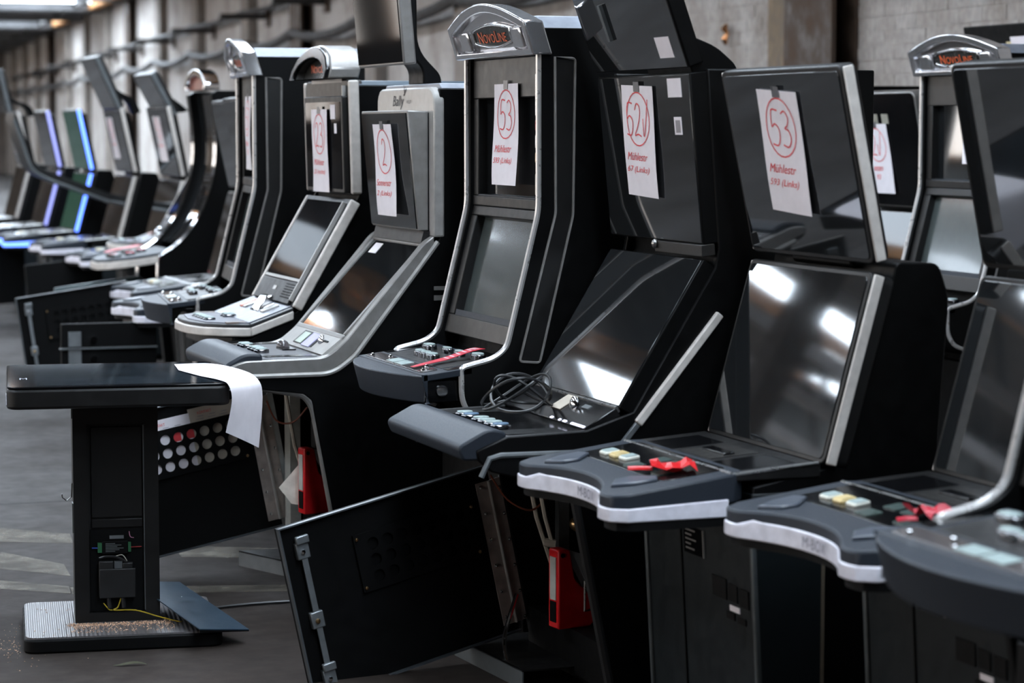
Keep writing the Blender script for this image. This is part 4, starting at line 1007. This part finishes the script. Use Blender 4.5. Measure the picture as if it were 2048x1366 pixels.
o = MB().xz([(-.80, .58), (-.30, .63), (-.30, .15), (-.76, .12)], .60, .625).build('open_door', BLACKM, F1, bevel=.003)
o = MB().xz([(-.80, .58), (-.30, .63), (-.30, .15), (-.76, .12)], .60, .625).build('open_door', BLACKM, F3, bevel=.003)

# ------------------------------------------------------------------ numbered sheets
note(M7, m7u, .050, .335, 'large white sheet numbered 53 on the tall machine right of centre', '53', ('Mühlestr', '593 (Links)'), roll=R(-3), d=.008, seed=1)
note(M6, m6a, .026, .335, 'white sheet with circled 52 and a tick on the black machine', '52v', ('Mühlestr', '67 (Links)'), roll=R(-2), d=.008, seed=2)
note(N1, n1a, .075, .300, 'white sheet numbered 53 on the chrome topped machine in the centre', '53', ('Mühlestr', '593 (Links)'), d=.006, curl=.01, seed=3)
note(BA, bau, .042, .29, 'narrow looking sheet with circled 2 on the wedge monitor', '2', ('Sonnenstr', '2 (Links)'), d=.012, curl=.012, seed=4)
note(GS, gs1, .10, .30, 'sheet on the upper screen of the grey deck machine', '23', ('Mühlestr', '23 (rechts)'), d=.030, seed=5)
note(N2, n2a, .075, .30, 'sheet on the second chrome topped machine, seen nearly edge on', '53', ('Mühlestr', '593'), d=.006, curl=.012, seed=6)
note(N3, n3a, .045, .20, 'sheet on the back row chrome topped machine at right', '6', ('Osterstr', '53 rechts'), d=.006, curl=.012, seed=7)
note(P1, p1a, .13, .36, 'sheet with large circled mark on the plain black panel machine', '2v', ('unten', '93'), d=.008, seed=8)
note(F1, f1u, .06, .34, 'distant sheet on the right one of the mint strip machines', '53', ('Mühlestr',), d=.006, seed=9)
note(F2, f2u, .06, .42, 'distant sheet on the left one of the mint strip machines', '52', ('Mühlestr',), d=.006, seed=10)
note(F5, f5u, .06, .34, 'distant sheet on the farthest machine at the left edge', '5', ('Mühlestr',), d=.006, seed=11)

# ------------------------------------------------------------------ loose things
def red_tag(pts, label, wd=.022):
    """a crumpled red security ribbon along a list of 3d points"""
    o = thing('red_tag', (0, 0, 0), label, 'tag', group='red ribbons on the decks')
    m = MB(); P = smooth3(pts, 4); V = []
    for i, p in enumerate(P):
        a = Vector(P[max(i-1, 0)]); b = Vector(P[min(i+1, len(P)-1)]); t = (b-a).normalized(); s = t.cross(Vector((0, 0, 1))).normalized()
        w_ = wd*(.35+.65*min(1, i/(len(P)*.6))) if isinstance(wd, float) else wd[0]
        V += [tuple(Vector(p)+s*w_), tuple(Vector(p)-s*w_), tuple(Vector(p)+s*w_+Vector((0, 0, .0015))), tuple(Vector(p)-s*w_+Vector((0, 0, .0015)))]
    n = len(P); f = []
    for i in range(n-1):
        a = 4*i; b = a+4; f += [(a, b, b+1, a+1), (a+2, a+3, b+3, b+2), (a, a+2, b+2, b), (a+1, b+1, b+3, a+3)]
    f += [(0, 1, 3, 2), (4*n-4, 4*n-2, 4*n-1, 4*n-3)]
    m.add(V, f).build('ribbon', REDP, o, smooth=60)
    k = MB()
    for i in range(n//2, n-2, 1):
        p = Vector(P[i])+Vector((0, 0, .0022)); a = Vector(P[i-1]); b = Vector(P[i+1]); t = (b-a).normalized(); s = t.cross(Vector((0, 0, 1))).normalized()
        k.add([tuple(p+s*wd*.6-t*.004), tuple(p-s*wd*.7-t*.004), tuple(p-s*wd*.7+t*.002), tuple(p+s*wd*.6+t*.002)], [(0, 1, 2, 3)])
    k.build('print', TAGW, o)
    return o
red_tag([(2.36-.335, 6.31+.13, .785), (2.36-.28, 6.31+.15, .793), (2.36-.22, 6.31+.17, .802), (2.36-.15, 6.31+.175, .822), (2.36-.115, 6.31+.185, .826)], 'long crumpled red ribbon on the deck of the central chrome topped machine', .024)
def crumple(c, sx, sy, rz, label, seed):
    rr = random.Random(seed); m = MB(); n = 6; V = []; f = []
    for e in (0, .0015):
        for j in range(n+1):
            for i in range(n+1):
                x = (i/n-.5)*sx; y = (j/n-.5)*sy
                if e == 0: V.append((x+rr.uniform(-.004, .004), y+rr.uniform(-.004, .004), .004+.016*rr.random()+.012*math.sin(i*1.3+seed)*math.sin(j*.9)**2))
                else: q = V[j*(n+1)+i]; V.append((q[0], q[1], q[2]+e))
    N = (n+1)**2
    for k in (0, N):
        for j in range(n):
            for i in range(n): a_ = k+j*(n+1)+i; f.append((a_, a_+1, a_+n+2, a_+n+1))
    z0 = min(v[2] for v in V)
    V = [(x, y, z-z0+.001) for x, y, z in V]
    o = thing('red_tag', c, label, 'tag', rz, group='red ribbons on the decks')
    m.add(V, f).build('ribbon', REDP if seed != 1 else RED, o, smooth=20)
    MB().tube(smooth3([(-sx*.45, 0, .006), (-sx*.75, .012, .005), (-sx*1.0, .015, .004)]), .006, 6, flat=.4).build('ribbon_tail', REDP if seed != 1 else RED, o)
    return o
crumple((2.50-.335, 4.8+.14, .6855), .10, .09, R(-20), 'bright red crumpled ribbon on the M-BOX deck under the sheet 53 screen', 1)
crumple((2.675-.315, 4.0+.13, .6875), .07, .09, R(10), 'red crumpled ribbon scrap on the second M-BOX deck near the right edge', 2)
o = MB().box(0, 0, 0, .004, .07, .09).build('white_note', PAPER, M8); o.location = (-.185, .055, .30)
red_tag([(2.95-.55, 13.0+.25, .775), (2.95-.48, 13.0+.32, .785), (2.95-.40, 13.0+.36, .795), (2.95-.33, 13.0+.40, .805)], 'red ribbon lying on the deck of the curved machine', .03)
# coiled cable on the black machine's deck
pts = []
for i in range(150):
    a = i/150*2*math.pi*4.2; q = i/150
    rx = .10+.012*math.sin(a*.7+1); ry = .085+.012*math.cos(a*.43)
    pts.append((2.49-.345+rx*math.cos(a)*.8+.02*math.sin(q*9), 5.55+.36+ry*math.sin(a), .718+.085*(.5+.5*math.sin(a+q*5))**1.3+.012*q))
o = MB().tube(pts, .0042, 6).build('cable_coil', WIRE); tag(o, 'black cable coiled loosely on the deck of the black machine', 'cable')
# cash boxes
cash_box((2.49-.262, 5.55+.27, .1455), 'red cash box standing inside the open black machine', R(8), 1.0)
cash_box((2.32-.372, 7.15+.18, .2365), 'red cash box inside the open silver framed machine', R(8), 1.0)
MB().box(2.32-.335, 7.15+.10, .056, 2.32-.10, 7.15+.34, .235).build('cash_shelf', BLACKM)
bpy.data.objects['cash_shelf'].parent = BA; bpy.data.objects['cash_shelf'].location = (-2.32, -7.15, 0)
# silver framed machine: inner fittings
MB().box(-.335, BW-.10, .10, -.30, BW-.03, .60).build('steel_rail', mat('pale_inner', (.42, .43, .40), .5), BA)
MB().tube([(-.36, BW-.14, .60), (-.33, BW-.14, .42), (-.28, BW-.15, .25)], .006, 6).build('white_cable', WIREW, BA)
MB().tube(smooth3([(-.40, BW-.05, .56), (-.38, BW-.10, .50), (-.34, BW-.16, .50), (-.30, BW-.19, .55)]), .003, 6).build('earth_wire', WIREB, BA)
MB().box(-.33, .20, .44, -.29, .26, .53).build('speaker_block', CHARC, BA, bevel=.006)
o = MB().add([(-.425, .30, .309), (-.350, .24, .415), (-.338, .24, .252), (-.389, .28, .258), (-.423, .306, .309), (-.348, .246, .415), (-.336, .246, .252), (-.387, .286, .258)],
             [(0, 1, 2, 3), (7, 6, 5, 4), (0, 4, 5, 1), (1, 5, 6, 2), (2, 6, 7, 3), (3, 7, 4, 0)]).build('paper_bag', mat('off_white', (.80, .77, .70), .7)); tag(o, 'folded off-white booklet stuck inside the open silver framed machine', 'booklet', loc=BA.location)
# brochures behind the vent plate of the silver machine's door
r0, c, hh = qB
for k, (ra, rb, up) in enumerate(((r0-.005, r0+3.45*c, .058), (r0+3.4*c, r0+7.15*c, .046))):
    o = thing('brochure', BA.location, ('cream contact brochure tucked behind the vent plate, right one', 'white contact brochure tucked behind the vent plate, left one')[k], 'brochure', group='brochures in the door pocket')
    m = MB(); slB(m, ra, rb, hh-up, hh+3.0*c, .0022+k*.0012, .003+k*.0012); m.build('card', PAPERC if k == 0 else PAPER, o)
    t0 = MB(); put_text(t0, 'KONTAKT', .009, lambda a, b: DB((ra+rb)/2+.025-a, hh-up+.018-b, .0045+k*.0012), width=.048); t0.build('heading', INK, o)
    t0 = MB()
    for j in range(3):
        for i in range(3): slB(t0, (ra+rb)/2-.05+i*.04, (ra+rb)/2-.03+i*.04+.006*j, hh-up+.029+j*.009, hh-up+.0305+j*.009, .004+k*.0012, .0046+k*.0012)
    t0.build('print_lines', INKG, o)['kind'] = 'stuff'
    if k == 1:
        t0 = MB()
        for (i, j) in ((3, 0), (4, 0)): slB(t0, r0+i*c+.012, r0+i*c+.038, hh+.006, hh+.036, .0042, .0048)
        t0.build('red_blot', INK, o)

# ------------------------------------------------------------------ touch table
TA = R(-8)
tt = thing('touch_table', (.965, 6.655, 0), 'black touch screen table on a single pedestal with a grey ribbed foot plate', 'table', TA)
MB().xy(rrect(0, .55, 0, .53, .035), 0, .040).build('foot_plate', BLACKM, tt, bevel=.006)
m, nt, b, N, L = nodes_mat('ribbed_steel')
tc = N('ShaderNodeTexCoord'); wv = N('ShaderNodeTexWave'); wv.inputs['Scale'].default_value = 26; wv.bands_direction = 'X'
L(tc.outputs['Object'], wv.inputs['Vector']); bu = N('ShaderNodeBump'); bu.inputs['Strength'].default_value = .5; bu.inputs['Distance'].default_value = .003
L(wv.outputs['Fac'], bu.inputs['Height']); L(bu.outputs[0], b.inputs['Normal']); b.inputs['Base Color'].default_value = (.22, .21, .215, 1); b.inputs['Roughness'].default_value = .38; b.inputs['Metallic'].default_value = .5
MB().xy(rrect(.006, .544, .006, .524, .03), .040, .045).build('foot_top', m, tt)
x0, x1, y0, y1 = .146, .386, .19, .335
pd = MB().box(x0, y0+.02, .045, x1, y1, .69)
pd.box(x0, y0, .045, x0+.04, y0+.02, .69).box(x1-.04, y0, .045, x1, y0+.02, .69).box(x0+.04, y0, .615, x1-.04, y0+.02, .69).box(x0+.04, y0, .045, x1-.04, y0+.02, .072)
pd.build('pedestal', CHARC, tt)
MB().box(x0+.05, y0+.012, .345, x1-.046, y0+.0195, .605).build('cover_panel', CHARC, tt, bevel=.002)
MB().box(x0+.05, y0+.012, .315, x1-.046, y0+.0195, .340).build('cover_strip', CHARC, tt, bevel=.002)
MB().box(x1-.043, y0+.004, .075, x1-.040, y0+.012, .61).build('recess_edge', GREYM, tt)
MB().box(x0+.045, y0+.015, .075, x1-.045, y0+.0205, .31).build('recess_back', BLACKM, tt)
MB().box(x0+.10, y0+.010, .283, x0+.14, y0+.016, .292).build('shiny_tab', ZINC, tt)
o = MB().box(x0+.078, y0+.002, .240, x0+.152, y0+.016, .278).build('power_supply', BLACKM, tt, bevel=.002)
MB().box(x0+.066, y0+.004, .245, x0+.078, y0+.014, .273).build('terminal_block', mat('green_terminal', (.02, .11, .045), .5), o)
MB().box(x0+.152, y0+.004, .245, x0+.160, y0+.014, .273).build('terminal_block', mat('green_terminal', (.02, .11, .045), .5), o)
k = MB()
for i in range(6): k.box(x0+.088, y0+.0012, .247+i*.0045, x0+.115+(i*7 % 5)*.006, y0+.002, .249+i*.0045)
k.build('supply_print', GREYM, o)['kind'] = 'stuff'
MB().tube([(x0+.160, y0+.008, .258), (x1-.05, y0+.010, .258)], .0018, 6).build('red_wire', mat('dull_red', (.25, .02, .02), .5), tt)
MB().tube([(x0+.050, y0+.010, .258), (x0+.066, y0+.008, .258)], .002, 6).build('blue_wire', mat('blue_wire', (.03, .07, .35), .5), tt)
o = MB().box(x0+.068, y0-.012, .115, x0+.172, y0+.016, .200).box(x0+.068, y0-.010, .198, x0+.11, y0+.016, .222).box(x0+.135, y0-.008, .198, x0+.165, y0+.016, .216).build('control_box', mat('box_plastic', (.008, .008, .0085), .5), tt, bevel=.003)
MB().box(x0+.112, y0-.004, .200, x0+.134, y0+.014, .220).build('grey_plug', GREYM, o)
MB().tube(smooth3([(x0+.07, y0+.0, .23), (x0+.09, y0-.004, .235), (x0+.12, y0-.004, .232), (x0+.145, y0-.004, .218)]), .0035, 6).build('black_lead', WIRE, tt)
MB().tube(smooth3([(x0+.115, y0-.003, .235), (x0+.135, y0-.004, .238), (x0+.148, y0-.004, .220)]), .0012, 6).build('white_lead', WIREW, tt)
MB().tube(smooth3([(x0+.155, y0-.0, .305), (x0+.158, y0-.002, .29), (x0+.168, y0, .286)]), .0012, 6).build('pink_lead', mat('pink_wire', (.5, .2, .3), .5), tt)
for dx in (.095, .135): MB().tube([(x0+dx, y0+.0, .115), (x0+dx+.002, y0-.002, .085)], .007, 8).build('connector', WIRE, tt)
yw = smooth3([(x0+.13, y0-.002, .115), (x0+.12, y0-.006, .088), (x0+.11, y0-.008, .080), (x0+.17, y0-.012, .078), (x0+.23, y0-.03, .062), (x0+.285, y0-.055, .050), (x0+.30, y0-.05, .049)])
MB().tube(yw, .0019, 6).build('yellow_wire', WIREY, tt)
MB().tube(smooth3([(x0+.08, y0-.002, .10), (x0+.095, y0-.005, .082), (x0+.105, y0-.006, .080)]), .0016, 6).build('yellow_wire', WIREY, tt)
# left side of the pedestal: hook and plate
MB().tube([(x0-.002, y0+.06, .44), (x0-.004, y0+.06, .40), (x0-.018, y0+.055, .39), (x0-.030, y0+.055, .40), (x0-.031, y0+.055, .41)], .0018, 6).build('wire_hook', STEEL, tt)
MB().box(x0-.003, y0+.03, .30, x0, y0+.07, .385).build('switch_plate', ZINC, tt)
MB().box(x0-.002, y0+.02, .63, x0, y0+.05, .66).build('cable_hole', BLACKM, tt)
# top
MB().xy(rrect(-.035, .572, -.055, .60, .035, 6), .688, .744).build('table_top', CHARC, tt, bevel=.008)
o = MB().xy(rrect(-.033, .570, -.053, .598, .033, 6), .744, .750).build('glass_top', GLASSD, tt, bevel=.002)
MB().xy([(.045, -.025), (.56, -.025), (.56, .555), (.045, .555)], .7495, .7504).build('display_area', mat('display_smudged', (.012, .016, .020), .5, spec=0., coat=.35, var=.5, scale=7), o)
k = MB(); put_text(k, 'M', .022, lambda a, b: (.012+a, .17+b*2.2, .7508)); k.build('corner_logo', INKG, o)
for j in (0, 1):
    for i in (0, 1): MB().box(-.0365, -.03+j*.03, .700+i*.016, -.0345, -.008+j*.03, .712+i*.016).build('side_led', WHITEB, tt)
# sheet draped over the table corner
fr_ = smooth3([(.455, .31, .7525), (.50, .14, .7525), (.545, .000, .7535), (.566, -.060, .745), (.574, -.070, .70), (.556, -.074, .615)], 5)
bk_ = smooth3([(.455, .487, .7525), (.565, .484, .7525), (.635, .26, .7535), (.665, .115, .741), (.676, .095, .69), (.660, .055, .553)], 5)
n = len(fr_); V = []; f = []; K = 6
for e in (0, .0008):
    for i in range(n):
        for j in range(K+1):
            q = j/K; p = Vector(fr_[i]).lerp(Vector(bk_[i]), q); lift = .010*math.sin(math.pi*q)*(i/n)*(1 if i > n*.5 else 0)
            V.append((p.x+lift*.4, p.y-lift, p.z+e))
for e in (0, n*(K+1)):
    for i in range(n-1):
        for j in range(K):
            a = e+i*(K+1)+j; f.append((a, a+1, a+K+2, a+K+1))
dp = thing('paper_sheet', (.965, 6.655, 0), 'white sheet draped over the corner of the black touch table', 'paper', TA)
MB().add(V, f).build('sheet', PAPER, dp, smooth=70)
# bent metal cover plate leaning on the foot plate
cp = thing('cover_plate', (.965, 6.655, 0), 'blue grey metal cover plate leaning on the foot of the touch table', 'metal plate', TA)
P = [(.313, .34, .130), (.458, .42, .107), (.625, .03, .037), (.480, -.05, .060)]
MB().add(P+[(x, y, z+.003) for x, y, z in P], [(3, 2, 1, 0), (4, 5, 6, 7), (0, 1, 5, 4), (1, 2, 6, 5), (2, 3, 7, 6), (3, 0, 4, 7)]).build('plate', BLUEPL, cp, smooth=0)
MB().add([(P[2][0], P[2][1], P[2][2]), (P[3][0], P[3][1], P[3][2]), (P[3][0], P[3][1], P[3][2]-.008), (P[2][0], P[2][1], P[2][2]-.003)], [(0, 1, 2, 3)]).build('folded_edge', BLACKM, cp, smooth=0)
m = MB()
for k in range(5): m.ball((.44+.012*math.cos(k*1.9), .26+.012*math.sin(k*2.3), .0925), .005, 6, 4)
m.build('loose_screws', CHROME, cp)['kind'] = 'stuff'
# metal shavings
m = MB()
for i in range(1260):
    if i < 1150:
        x = .14+abs(random.gauss(0, .5))*.25 if random.random() < .15 else random.uniform(.12, .42); y = random.gauss(.155, .018) if random.random() < .7 else random.uniform(.04, .19); z = .0455
        if random.random() < .12: x = random.uniform(.02, .5); y = random.uniform(.02, .5)
    else:
        x = random.gauss(-.02, .07); y = random.gauss(.10, .15); z = .0005
        if -.005 < x < .555 and -.005 < y < .535: x = -.01-random.random()*.06
    if x0-.004 < x < x1+.004 and y0-.012 < y < y1+.01: y = y0-.016-random.random()*.03
    if x > .44: x = .40
    s = random.uniform(.0014, .0034); a = random.random()*6
    m.add([(x+s*math.cos(a), y+s*math.sin(a), z), (x-s*math.sin(a)*.6, y+s*math.cos(a)*.6, z), (x-s*math.cos(a), y-s*math.sin(a), z), (x, y, z+s*.9)], [(0, 1, 3), (1, 2, 3), (2, 0, 3)])
o = m.build('metal_shavings', mat('copper_chips', (.66, .43, .29), .4, metal=.2, var=.5, scale=400), smooth=0)
o.location = (.965, 6.655, 0); o.rotation_euler = (0, 0, TA); o['kind'] = 'stuff'; o['label'] = 'copper coloured metal shavings strewn on the table foot plate and floor'; o['category'] = 'shavings'
# floor bits
o = MB().tube(smooth3([(1.50, 7.05, .006), (1.62, 7.10, .006), (1.78, 7.12, .006), (2.0, 7.10, .006)]), .005, 6).build('floor_cable', WIRE); tag(o, 'thin black cable lying on the floor right of the touch table', 'cable')
lf = MB(); V = []; f = []
for i in range(9):
    q = i/8; wd_ = .008*math.sin(math.pi*q); V += [(q*.09, -wd_, .002+.010*math.sin(q*3.1)*q), (q*.09, wd_, .004+.012*math.sin(q*3.1)*q)]
f = [(2*i, 2*i+1, 2*i+3, 2*i+2) for i in range(8)]
o = MB().add(V, f).build('dry_leaf', LEAF); tag(o, 'small dry curled leaf on the floor in front of the table', 'leaf', loc=(1.17, 6.43, 0)); o.rotation_euler = (0, 0, R(-10))
# low steel floor frames between the machines
for k, (a, b_, lab) in enumerate((((1.845, 7.80), (2.05, 7.30), 'low steel floor frame under the silver framed machine'), ((2.085, 6.25), (2.12, 5.80), 'low steel floor frame below the open black door'))):
    d = Vector((b_[0]-a[0], b_[1]-a[1], 0)); 
    t0 = thing('floor_frame', (a[0], a[1], 0), lab, 'metal frame')
    n_ = Vector((d.y, -d.x, 0)).normalized()*-.004
    V = [(0, 0, 0), (d.x, d.y, 0), (d.x, d.y, .05), (0, 0, .05)]
    MB().add(V+[(x+n_.x, y+n_.y, z) for x, y, z in V], [(0, 1, 2, 3), (7, 6, 5, 4), (0, 4, 5, 1), (1, 5, 6, 2), (2, 6, 7, 3), (3, 7, 4, 0)]).build('web', GREYM, t0, smooth=0)
    V = [(0, 0, .05), (d.x, d.y, .05), (d.x+.25, d.y, .05), (.25, 0, .05)]
    MB().add(V+[(x, y, z-.004) for x, y, z in V], [(0, 1, 2, 3), (7, 6, 5, 4), (0, 4, 5, 1), (1, 5, 6, 2), (2, 6, 7, 3), (3, 7, 4, 0)]).build('top_flange', CHARC, t0, smooth=0)
# bent chrome foot rail at the black machine
o = MB().tube(fillet([Vector((2.135, 5.93, .0)), Vector((2.12, 5.95, .10)), Vector((2.15, 5.97, .17)), Vector((2.17, 5.98, .215))], .03, 4), .006, 8).build('foot_rail', CHROME); o.parent = M6; o.location = -M6.location
